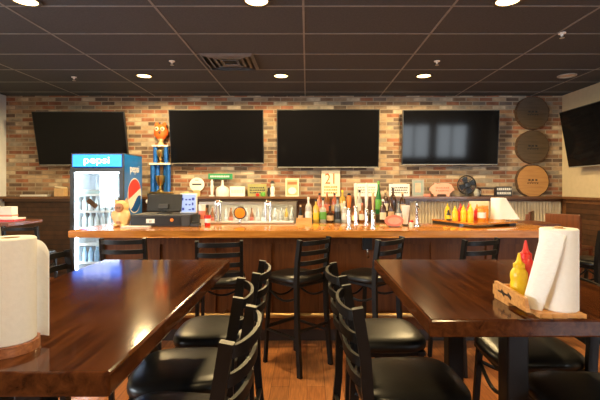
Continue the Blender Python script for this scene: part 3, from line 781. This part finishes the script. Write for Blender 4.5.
def bottle(label, px, ytop, Y, z0, r, glass, lab, cap, kind=0, grp='liquor bottles on the dark rack'):
    t = thing('liquor_bottle', label, 'bottle', (wx(px,Y), Y, z0), group=grp)
    h = max(.12, wz(ytop,Y)-z0)
    if kind == 0: prof = [(r*.9,0),(r,.006),(r,h*.60),(r*.85,h*.68),(r*.36,h*.76),(r*.33,h*.92)]
    elif kind == 1: prof = [(r*.9,0),(r,.006),(r,h*.45),(r*.75,h*.58),(r*.4,h*.72),(r*.34,h*.92)]
    else: prof = [(r*.9,0),(r*1.05,.006),(r*1.1,h*.50),(r*.95,h*.58),(r*.35,h*.64),(r*.35,h*.90)]
    MB().lathe(prof, seg=20).build('glass_body', BM[glass], t)
    MB().lathe([(r*.40,h*.90),(r*.40,h*.985),(r*.34,h)], seg=14).build('cap', LB[cap], t)
    rr = prof[1][0]*1.015 if kind != 2 else r*1.115
    MB().lathe([(rr,h*.14),(rr,h*.44)], seg=20).build('paper_label', LB[lab], t)
FY, BYB, FZ, BZ = 4.50, 4.71, 1.062, 1.145
lst = [  # front row
 ('tall white labelled clear bottle at left end of the front row', 308.5, 197, 'clear','white','white',0,.035),
 ('clear bottle with yellow label, second in the front row', 316, 199, 'gold','yellow','black',0,.033),
 ('clear bottle with green label, third in the front row', 323, 198, 'clear','green','black',2,.033),
 ('squat dark bottle with tan label, left of the smoky grey bottle', 330, 206, 'brown','tan','black',2,.036),
 ('smoky grey bottle with black cap, right of the squat dark one', 337.5, 197, 'grey','black','black',0,.036),
 ('clear bottle with white label, left of the orange tap', 344.5, 201, 'clear','white','cream',0,.034),
 ('short amber bottle with gold label, right of the orange tap', 354.5, 206, 'amber','gold','red',2,.034),
 ('short amber bottle with red cap, left of the tan tap', 362, 203, 'amber','cream','red',2,.032),
 ('dark bottle with white label and red cap, right of the tan tap', 383, 199, 'brown','cream','white',0,.034),
 ('dark bottle with tan label in front of the white wall sign', 391, 197, 'brown','tan','black',0,.034),
 ('smoky grey bottle with a white label, above the red oval sign', 398.5, 201, 'grey','white','black',1,.034)]
for lab, px, yt, gl, lb, cp, kd, r_ in lst: bottle(lab, px, yt, FY, FZ, r_, gl, lb, cp, kd)
lst = [
 ('rose coloured bottle peeking from the back row below the number sign, left one', 319.5, 193, 'pink','red','black',0,.034),
 ('amber bottle in the back row under the orange number', 327, 192, 'amber','red','red',0,.034),
 ('rose coloured bottle in the back row at right of the number sign', 334.5, 193, 'pink','tan','black',0,.034),
 ('golden bottle in the back row beside the orange tap', 342.5, 190, 'gold','cream','yellow',0,.034),
 ('clear bottle in the back row behind the white tap handles', 359.5, 190, 'clear','white','black',1,.034),
 ('tall green bottle in the back row, right of the taps', 378.5, 181, 'green','green','green',1,.035),
 ('dark bottle with pale cap in the back row, right of the green bottle', 385.5, 190, 'brown','cream','tan',0,.034),
 ('dark bottle with black cap in the back row, before the white sign', 393, 188, 'brown','black','black',0,.034),
 ('tan capped dark bottle at right end of the back row', 402.5, 192, 'brown','tan','tan',0,.034)]
for lab, px, yt, gl, lb, cp, kd, r_ in lst: bottle(lab, px, yt, BYB, BZ, r_, gl, lb, cp, kd)
bottle('small dark bottle standing in the small wooden box', 300.5, 205, 4.24, BT+.008, .024, 'black', 'tan', 'tan', 1, None)

# ------------------------------------------------------------------ back bar cooler
cx0, cx1, cy0, cy1, ch = wx(199,6.1), wx(297,6.1), 6.08, 6.6, 1.235
t = thing('back_bar_cooler', 'low cooler with three glass doors behind the bar', 'cooler', ((cx0+cx1)/2, cy0, 0))
hw = (cx1-cx0)/2; dp = cy1-cy0
g = MB(); g.b(-hw,-hw+.03,.02,dp,0,ch); g.b(hw-.03,hw,.02,dp,0,ch); g.b(-hw+.03,hw-.03,dp-.02,dp,0,ch); g.b(-hw+.03,hw-.03,.02,dp-.02,ch-.03,ch); g.b(-hw+.03,hw-.03,.02,dp-.02,0,.15)
g.build('cooler_body', M['kick'], t, smooth=False)
g = MB(); g.b(-hw+.031,hw-.031,dp-.028,dp-.022,.15,ch-.03); g.b(-hw+.031,hw-.031,.03,dp-.03,.15,.155); g.build('liner', M['cream_p'], t, smooth=False)
MB().b(-hw+.035,hw-.035,.05,.065,ch-.040,ch-.032).build('light_strip', M['cooler_led'], t, smooth=False)
edges = [(199.5,217.5),(219.5,266.5),(269.5,296.5)]
xs_ = [tuple(wx(p,6.1)-(cx0+cx1)/2 for p in e) for e in edges]
for a, b in xs_:
    g = MB(); z0, z1 = .15, ch-.005; w_ = .028
    g.b(a,a+w_,-.012,.018,z0,z1); g.b(b-w_,b,-.012,.018,z0,z1); g.b(a+w_,b-w_,-.012,.018,z1-.042,z1); g.b(a+w_,b-w_,-.012,.018,z0,z0+w_)
    d = g.build('glass_door', M['steel'], t, smooth=False)
    MB().b(a+w_,b-w_,0,.006,z0+w_,z1-w_).build('pane', M['cooler_glass'], d, smooth=False)
    MB().b(b-w_*.75,b-w_*.25,-.03,-.012,.62,.80).build('door_handle', M['chrome'], d)
MB().b(-hw+.035,hw-.035,.07,dp-.04,.885,.90).build('shelf', M['steel'], t, smooth=False)
MB().b(-hw+.035,hw-.035,.07,dp-.04,.53,.545).build('shelf', M['steel'], t, smooth=False)
random.seed(11)
cans = [('clear', 'white'), ('clear', 'red'), ('gold', 'cream'), ('clear', 'green'), ('amber', 'cream')]
pb = {}
for (a, b), dn in zip(xs_, ('left', 'middle', 'right')):
    k = 0; x = a+.07
    while x < b-.06:
        kind = random.choice(['clear','clear','gold','amber'])
        key = kind
        if key not in pb:
            r_ = thing('beer_bottle', '', 'bottle'); pb[key] = r_
            MB().lathe([(.027,0),(.030,.006),(.030,.13),(.024,.155),(.012,.19),(.012,.225),(.0135,.226),(.0135,.235)], seg=14).build('glass_body', BM[kind], r_)
            MB().lathe([(.0306,.03),(.0306,.10)], seg=14).build('paper_label', LB[{'clear':'white','gold':'cream','amber':'red'}[kind]], r_)
            o = r_
        else: o = copy_tree(pb[key])
        o['label'] = '%s bottle with %s label on the top shelf behind the %s cooler door' % ({'clear':'clear','gold':'golden','amber':'amber'}[kind], {'clear':'white','gold':'cream','amber':'red'}[kind], dn)
        o['group'] = '%s bottles behind the %s cooler door' % ({'clear':'clear','gold':'golden','amber':'amber'}[kind], dn)
        o.location = ((cx0+cx1)/2 + x, cy0+.16, .90); x += random.uniform(.072,.09)

# ------------------------------------------------------------------ things on the wall ledge
LZ, LY = 1.30, 6.6
def board(name, label, cat, x0, x1, y0, face, frame=None, Y=6.62, th=.02, fw=.02, foot=True):
    w = (x1-x0)/F*Y; h = wz(y0,Y)-LZ
    t = thing(name, label, cat, (wx((x0+x1)/2,Y), Y, LZ))
    if frame:
        g = MB(); g.b(-w/2,w/2,-th/2,th/2,0,fw); g.b(-w/2,w/2,-th/2,th/2,h-fw,h); g.b(-w/2,-w/2+fw,-th/2,th/2,fw,h-fw); g.b(w/2-fw,w/2,-th/2,th/2,fw,h-fw)
        g.build('frame', frame, t, smooth=False)
        f = MB().b(-w/2+fw,w/2-fw,-th/4,th/2,fw,h-fw).build('picture', face, t, smooth=False)
    else:
        f = MB().b(-w/2,w/2,-th/2,th/2,0,h,.003).build('board', face, t)
    return t, f, w, h, -th/2 if not frame else -th/4
def scribble(f, w, h, y, mat, rows, seed, name='lettering', x0=-.4, x1=.4, zl=.2, zh=.8):
    """short strokes where the sign carries writing too small to read"""
    random.seed(seed)
    for r_ in range(rows):
        g = MB()
        z = h*(zl+(zh-zl)*(r_+.5)/rows); x = w*x0; sh = h*(zh-zl)/rows*.55
        g.b(x, w*x1, y-.0018, y+.0005, z-sh/2, z-sh/2+.004)
        while x < w*x1:
            s = random.uniform(.012,.028)
            g.b(x, min(x+s, w*x1+.005), y-.002, y+.0005, z-sh/2, z+sh/2); x += s+random.uniform(.006,.012)
        g.build(name, mat, f, smooth=False)
# left ledge
o = MB().b(wx(22,6.58), wx(48,6.58), 6.53, 6.66, LZ, LZ+.028, .004).build('flat_tray', M['white']); tag(o, 'flat pale tray on left wall ledge', 'tray')
t = thing('small_carton', 'small cream carton on left wall ledge beside the fridge', 'box', (wx(61,6.58), 6.58, LZ))
MB().b(-.075,.075,-.06,.06,0,.13,.004).build('carton_body', M['tan'], t); MB().box((0,0,.145), (.15,.09,.02), ry=R(8)).build('carton_flap', M['cream_p'], t)
# white oval
t = thing('oval_plaque', 'white oval plaque with dark line of writing, beside the trophy', 'plaque', (wx(197,6.66), 6.66, LZ))
g = MB(); g.lathe([(1,-.5),(1,.5)], (0,0,wz(184.5,6.66)-LZ), 36, Matrix.Rotation(PI/2,4,'X') @ Matrix.Diagonal((.118,.112,.02,1))); pl = g.build('plaque_face', M['white'], t)
g = MB(); g.b(-.075,.075,-.012,-.009,.18,.205); g.build('writing', M['dark'], pl, smooth=False); MB().b(-.03,.03,-.012,-.009,.255,.265).build('writing', M['dark'], pl, smooth=False)
MB().b(-.05,.05,-.03,.03,0,.10).build('plaque_foot', M['tan'], t)
t = thing('straw_hat', 'tan lump of woven straw below the white oval plaque', 'hat', (wx(186.5,6.58), 6.57, LZ))
MB().lathe([(.085,0),(.085,.006),(.05,.012),(.045,.06),(.03,.075),(.004,.08)], seg=20).build('crown', M['tan'], t)
# street sign on post
t = thing('street_sign', 'green street sign on a white post on the ledge', 'sign', (wx(212,6.62), 6.62, LZ))
MB().lathe([(.05,0),(.05,.012),(.02,.02),(.028,.16),(.02,.20),(.024,.24),(.012,.255)], seg=16).build('post', M['white'], t)
p_ = MB().b(-.06,.33,-.008,.008,.275,.365,.004).build('sign_plate', M['green'], t)
MB().b(-.01,.01,-.006,.006,.25,.285).build('bracket', M['steel'], t)
scribble(p_, .39, .09, -.008, M['white'], 1, 4, x0=-.06, x1=.72, zl=3.3, zh=3.8)
t = thing('white_jug', 'white jug with tall thin neck on the ledge under green sign', 'jug', (wx(222.5,6.6), 6.6, LZ))
MB().lathe([(.10,0),(.105,.01),(.105,.10),(.09,.14),(.03,.165),(.018,.19),(.016,.26)], seg=24).build('jug_body', M['white'], t)
t, f, w, h, y_ = board('white_box_sign', 'low rounded white box sign right of the jug', 'sign', 230, 245, 186.5, M['white'], th=.05); scribble(f, w, h, y_, M['cream_p'], 1, 6)
t, f, w, h, y_ = board('olive_sign', 'yellow-green sign with dark letters on the ledge', 'sign', 248, 266.5, 184, M['olive'], M['olive'], fw=.012); scribble(f, w, h, y_, M['dark'], 3, 8)
for px, m_, lab in ((257.5,'red','red apple ornament in front of the yellow-green sign'), (263,'lime','green apple ornament in front of the yellow-green sign')):
    t = thing('apple_ornament', lab, 'ornament', (wx(px,6.54), 6.535, LZ), group='apple ornaments on the ledge')
    r_ = .04 if m_ == 'lime' else .03
    MB().lathe([(r_*.3,0),(r_*.8,r_*.2),(r_,r_*.9),(r_*.85,r_*1.5),(r_*.4,r_*1.75),(.004,r_*1.55)], seg=20).build('fruit', M[m_], t)
    MB().cyl((0,0,r_*1.5),(.006,0,r_*2.1), .003, seg=6).build('stem', M['bark'], t)
t = thing('figurine', 'small white and black figurine right of the apples', 'figurine', (wx(272.5,6.6), 6.6, LZ))
MB().lathe([(.04,0),(.042,.01),(.03,.04),(.038,.11),(.028,.15),(.012,.165)], seg=18).build('body', M['white'], t); MB().sph((0,0,.19), (.03,.03,.035)).build('head', M['cream_p'], t); MB().lathe([(.045,.21),(.045,.216),(.026,.22),(.022,.25),(.004,.255)], seg=16).build('hat', M['dark'], t)
MB().b(-.075,-.045,-.02,.02,0,.14,.005).build('side_block', M['black'], t)
t, f, w, h, y_ = board('framed_picture', 'pale framed picture with a white oval, left of the number sign', 'picture', 285.5, 299, 178.5, M['tan'], M['cream_p'], fw=.018)
g = MB(); g.lathe([(1,-.5),(1,.5)], (0,y_-.001,.09), 28, Matrix.Rotation(PI/2,4,'X') @ Matrix.Diagonal((.065,.055,.003,1))); g.build('oval_motif', M['white'], f)
g = MB(); g.b(-w*.35,w*.35,y_-.002,y_,h*.66,h*.82); g.build('title_strip', M['snout'], f, smooth=False)
# the number sign hangs down the brick under the middle television
Yn = 6.655
t, f, w, h, y_ = board('number_sign', 'tall white paper sign with orange 21 under middle television', 'sign', 321.5, 340, 170.5, M['cream_p'], Y=Yn, th=.012)
text('number', '21', .24, M['number_red'], f, (0, y_-.0015, h*.66), sx=.82)
scribble(f, w, h, y_, M['orange'], 3, 12, 'small_lettering', -.36, .36, .08, .42)
t, f, w, h, y_ = board('white_poster', 'white poster behind the white tap handles', 'poster', 354, 377.5, 183.5, M['white'], Y=6.64); scribble(f, w, h, y_, M['grey'], 3, 14)
t, f, w, h, y_ = board('white_wall_sign', 'white sign with dark writing behind the right-hand bottles', 'sign', 389, 409.5, 186-2, M['white'], Y=6.64); scribble(f, w, h, y_, M['dark'], 3, 17)
t, f, w, h, y_ = board('teal_picture', 'small teal framed picture with a pink centre', 'picture', 412, 424, 179.5, M['teal'], M['grey'], fw=.022)
MB().b(-.045,.04,y_-.002,y_,h*.25,h*.78).build('pink_motif', M['pink'], f, smooth=False)
o = MB().b(wx(424,6.55), wx(430,6.55), 6.52, 6.58, LZ, LZ+.04, .008).build('coral_block', M['coral']); tag(o, 'little coral block on the ledge left of the pink pig', 'ornament')
# pig shaped sign
t = thing('pig_sign', 'flat pink pig shaped sign standing on the ledge', 'sign', (wx(442,6.62), 6.62, LZ))
S = 6.62/F
pts = [(-10,2.5),(-8.5,2.2),(-8,0),(-5.5,0),(-5,2.2),(4,2.2),(4.5,0),(7,0),(7.5,2.5),(9.5,4.5),(11,6),(12,5.5),(12,7.5),(10.5,9),(9.5,11.5),(6,13),(0,13.2),(-5,12.5),(-7,13.6),(-8.5,11.5),(-11,9.5),(-12.5,8),(-12.5,5.8),(-11,5)]
f = MB().prism([(x*S, z*S) for x, z in pts], -.012, .012).build('pig_shape', M['pink'], t)
scribble(f, .3, .2, -.012, M['coral'], 2, 19, x0=-.35, x1=.35, zl=.35, zh=.8)
# desk fan
t = thing('desk_fan', 'small round black desk fan on the ledge', 'fan', (wx(467,6.56), 6.57, LZ))
MB().lathe([(.075,0),(.075,.012),(.02,.025),(.015,.12)], seg=20).build('fan_base', M['dark'], t)
zc = wz(185,6.57)-LZ; rc = .145
MB().cyl((0,.05,zc-.06),(0,.02,zc-.02), .02).build('neck', M['dark'], t)
g = MB(); mxf = Matrix.Rotation(PI/2,4,'X')
g.tube([(rc*math.cos(2*PI*k/32), -.0, zc+rc*math.sin(2*PI*k/32)) for k in range(32)], .010, 8, True, (0,1,0))
for rr in (.05,.075,.10,.125): g.tube([(rr*math.cos(2*PI*k/28), -.035+.02*(rr/rc), zc+rr*math.sin(2*PI*k/28)) for k in range(28)], .0035, 6, True, (0,1,0))
for k in range(12):
    a = 2*PI*k/12; g.tube([(.03*math.cos(a),-.04,zc+.03*math.sin(a)),(rc*math.cos(a),0,zc+rc*math.sin(a))], .003, 6, up=(0,1,0))
g.lathe([(.045,0),(.04,.01),(.005,.014)], (0,-.036,zc), 20, mxf)
g.build('guard', M['black'], t)
MB().cyl((0,.0,zc),(0,.07,zc), .05, .035).build('motor', M['dark'], t)
for k in range(4):
    a = 2*PI*k/4+.4; ca, sa = math.cos(a), math.sin(a)
    g = MB(); q = [(.02,-.02),(.12,-.055),(.135,.0),(.11,.045),(.02,.02)]
    g.prism([(x*ca-z*sa, zc+x*sa+z*ca) for x, z in q], -.012, -.006); g.build('blade', M['black'], t)
t = thing('grey_jug', 'small grey bulbous jug beside the desk fan', 'jug', (wx(476.8,6.53), 6.532, LZ))
MB().lathe([(.03,0),(.045,.02),(.048,.06),(.03,.09),(.025,.12),(.03,.125)], seg=18).build('jug_body', M['grey'], t); MB().tube([(.04,0,.09),(.065,0,.08),(.06,0,.04),(.045,0,.03)], .006, up=(0,1,0)).build('jug_handle', M['grey'], t)
t, f, w, h, y_ = board('dark_box', 'dark framed tan box between fan and lettered sign', 'box', 479, 494.5, 187.5, M['tan'], M['kick'], th=.07, fw=.02); scribble(f, w, h, y_, M['snout'], 1, 21)
t, f, w, h, y_ = board('lettered_sign', 'grey sign with white capital letters beside the log slices', 'sign', 496, 511.5, 186.5, M['dark'], th=.03); scribble(f, w, h, y_, M['white'], 2, 23, zl=.12, zh=.95, x0=-.46, x1=.44)
# log slices
def log(label, py, face, lab_mat):
    Y = 6.66; r_ = .268
    t = thing('log_slice', label, 'wood slice', (wx(532,Y), Y, wz(py,Y)), group='round log slices on the brick wall')
    random.seed(int(py)); n = 40
    rad = [r_*(1+random.uniform(-.02,.02)) for _ in range(n)]
    g = MB(); g.prism([(rad[k]*math.cos(2*PI*k/n), rad[k]*math.sin(2*PI*k/n)) for k in range(n)], -.025, .03); b_ = g.build('bark_rim', M['bark'], t)
    g = MB(); g.prism([((rad[k]-.018)*math.cos(2*PI*k/n), (rad[k]-.018)*math.sin(2*PI*k/n)) for k in range(n)], -.03, -.02); f = g.build('cut_face', face, t)
    random.seed(3); g = MB(); g.b(-.09,.09,-.0315,-.0295,-.03,-.024); g.b(-.03,-.024,-.0315,-.0295,-.03,.01)
    for q in range(3):
        x = -.075+.055*q; g.b(x, x+.035, -.032, -.0295, .0, .03)
    for q in range(5):
        x = -.09+.038*q; g.b(x, x+.02, -.032, -.0295, -.045, -.03)
    g.build('burnt_lettering', lab_mat, f, smooth=False)
log('dark round log slice at the top of the three', 113, M['slice_dark'], M['black'])
log('greyish round log slice with dark letters, middle of the three', 147, M['slice_dark'], M['black'])
log('golden brown round log slice at bottom of the three', 181, M['slice'], M['bark'])

# ------------------------------------------------------------------ condiment tray at right end of bar
t = thing('wooden_tray', 'orange wood tray of squeeze bottles at right end of bar', 'tray', (1.62, 4.10, BT))
g = MB(); q = [(-.31,.235),(-.09,-.33),(.42,-.10),(.40,.25)]
g.slab(q, .030, .046); g.build('tray_board', M['bar_top'], t)
g = MB(); g.slab([(-.305,.228),(-.16,-.14),(-.12,-.14),(-.22,.228)], 0, .030); g.build('tray_foot', M['black'], t, smooth=False)
g = MB(); g.slab([(.34,-.10),(.41,-.09),(.39,.23),(.33,.22)], 0, .030); g.build('tray_foot', M['black'], t, smooth=False)
TZ = BT+.046
sq = [(447.5,4.22,.165,'yellow','yellow'),(455,4.10,.15,'yellow','yellow'),(460.5,4.20,.17,'red','red'),(463.5,4.07,.16,'yellow','yellow'),(469,4.16,.175,'red','red'),(470.5,4.03,.17,'yellow','yellow'),(477,4.14,.165,'red','orange')]
labs = ['yellow squeeze bottle at far left of the bar tray, beside the dark bottle', 'short yellow squeeze bottle, second yellow one on bar tray', 'red squeeze bottle on bar tray between the yellow ones, left one', 'yellow squeeze bottle, third yellow one on bar tray', 'red squeeze bottle on bar tray, middle one of the red', 'yellow squeeze bottle, rightmost yellow one on bar tray', 'red squeeze bottle with orange cap on bar tray, by the amber jar']
for (px, Y, h, m1, m2), lab in zip(sq, labs):
    squeeze(lab, (wx(px,Y), Y, TZ), h, .029, M[m1], M[m2], None, 'squeeze bottles on the bar tray')
bottle('small dark sauce bottle at left end of the bar tray', 448.5, 211, 4.12, TZ, .022, 'black', 'yellow', 'yellow', 1, None)
for px, Y, lab in ((481.5, 4.06, 'amber jar with white label on bar tray'), (484.5, 4.20, 'amber jar behind the white labelled jar on bar tray')):
    t = thing('amber_jar', lab, 'jar', (wx(px,Y), Y, TZ), group='amber jars on the bar tray')
    MB().lathe([(.035,0),(.038,.006),(.038,.105),(.030,.118)], seg=20).build('jar_body', M['amber'], t); MB().lathe([(.033,.118),(.033,.14),(.028,.143)], seg=20).build('lid', M['orange'], t)
    if Y < 4.1: MB().lathe([(.0388,.03),(.0388,.085)], seg=20).build('paper_label', M['white'], t)
t = thing('napkin_stack', 'cream napkin holder behind the squeeze bottles on bar', 'napkin holder', (wx(479,4.3), 4.295, TZ))
MB().b(-.10,.10,-.03,.03,0,.012).build('holder_base', M['pine'], t); MB().b(-.098,.098,-.022,.022,.012,.185,.006).build('napkins', M['cream_p'], t)
t = thing('bar_towel_roll', 'paper towel roll with a slanting loose sheet on the bar tray', 'paper towel', (wx(497.5,4.13), 4.13, TZ))
MB().slab([(.075*math.cos(2*PI*k/24), .075*math.sin(2*PI*k/24)) for k in range(24)], 0, .014).build('stand_base', M['pine'], t)
MB().lathe([(.06,.014),(.062,.018),(.062,.222),(.06,.226)], seg=32).build('roll', M['paper'], t)
g = MB(); g.sheet(lambda u, v: (.0 + (.07+.12*(1-v)**1.1)*u, -.0635 + .03*u*(v), .016+.208*v), 12, 10); g.build('loose_sheet', M['paper'], t, angle=80)

# ------------------------------------------------------------------ left background table
t = thing('small_table', 'small high wooden table by left wall, beside the fridge', 'table', (-3.68, 4.63, 0))
MB().b(-.53,.53,-.28,.29,1.03,1.07,.006).build('tabletop', M['cherry'], t)
MB().b(-.045,.045,-.045,.045,.03,1.03).build('column', M['metal'], t); MB().b(-.28,.28,-.28,.28,0,.03,.008).build('base_foot', M['metal'], t)
t = thing('menu_stack', 'red and white menus stacked on the small left table', 'menus', (-3.38, 4.60, 1.07))
MB().box((0,0,.012), (.34,.20,.024), rz=.05).build('lower_menu', M['red'], t); MB().box((.02,0,.031), (.33,.19,.014), rz=-.04).build('upper_menu', M['white'], t)
t = thing('white_carton', 'white box with a red band standing on the menus', 'box', (-3.39, 4.61, 1.108))
MB().b(-.13,.13,-.05,.05,0,.125,.006).build('box_body', M['white'], t); MB().b(-.131,.131,-.051,.051,.015,.035).build('red_band', M['coral'], t)

# ------------------------------------------------------------------ wooden chairs in right background
def wchair(label, x, y, rz):
    t = thing('wooden_chair', label, 'chair', (x, y, 0), rz, 'reddish wooden high chairs at right')
    MB().b(-.19,.19,-.19,.19,.70,.74,.01).build('seat', M['cherry'], t)
    MB().b(-.19,.19,-.205,-.18,.88,1.13,.008).build('backrest', M['cherry'], t)
    for sx in (-1,1):
        MB().b(sx*.17-.018,sx*.17+.018,-.18,-.145,0,1.10).build('back_leg', M['cherry'], t); MB().b(sx*.17-.018,sx*.17+.018,.145,.18,0,.70).build('front_leg', M['cherry'], t)
    MB().b(-.152,.152,.15,.172,.25,.29).build('stretcher', M['cherry'], t)
wchair('reddish wooden chair back against ribbed panel, right of the bar towel roll', 2.80, 5.55, .95)
wchair('reddish wooden chair back above the right table towel roll, nearer the right wall', 3.19, 5.02, -.95)
t = thing('wooden_bench_table', 'reddish wooden table between the two wooden chairs', 'table', (2.62, 4.78, 0))
MB().b(-.2,.2,-.2,.3,1.0,1.04,.006).build('tabletop', M['cherry'], t); MB().b(-.04,.04,-.04,.04,.02,1.0).build('column', M['metal'], t); MB().b(-.2,.2,-.2,.2,0,.02).build('base_foot', M['metal'], t)

# ------------------------------------------------------------------ light, camera, view
W = bpy.data.worlds.new('World'); bpy.context.scene.world = W; W.use_nodes = True
W.node_tree.nodes['Background'].inputs[0].default_value = (.6,.75,1,1); W.node_tree.nodes['Background'].inputs[1].default_value = .5
cam = bpy.data.cameras.new('camera'); co = bpy.data.objects.new('camera', cam); C.objects.link(co)
cam.sensor_width = 36; cam.lens = F/600*36
cam.shift_x = -(CX-300)/600; cam.shift_y = (HY-200)/600
cam.clip_start = .05
co.location = (0, 0, EYE); co.rotation_euler = (PI/2, 0, 0)
sc = bpy.context.scene; sc.camera = co
sc.view_settings.view_transform = 'Standard'; sc.view_settings.look = 'None'; sc.view_settings.exposure = 0.3; sc.view_settings.gamma = 1
sc.view_settings.use_curve_mapping = False
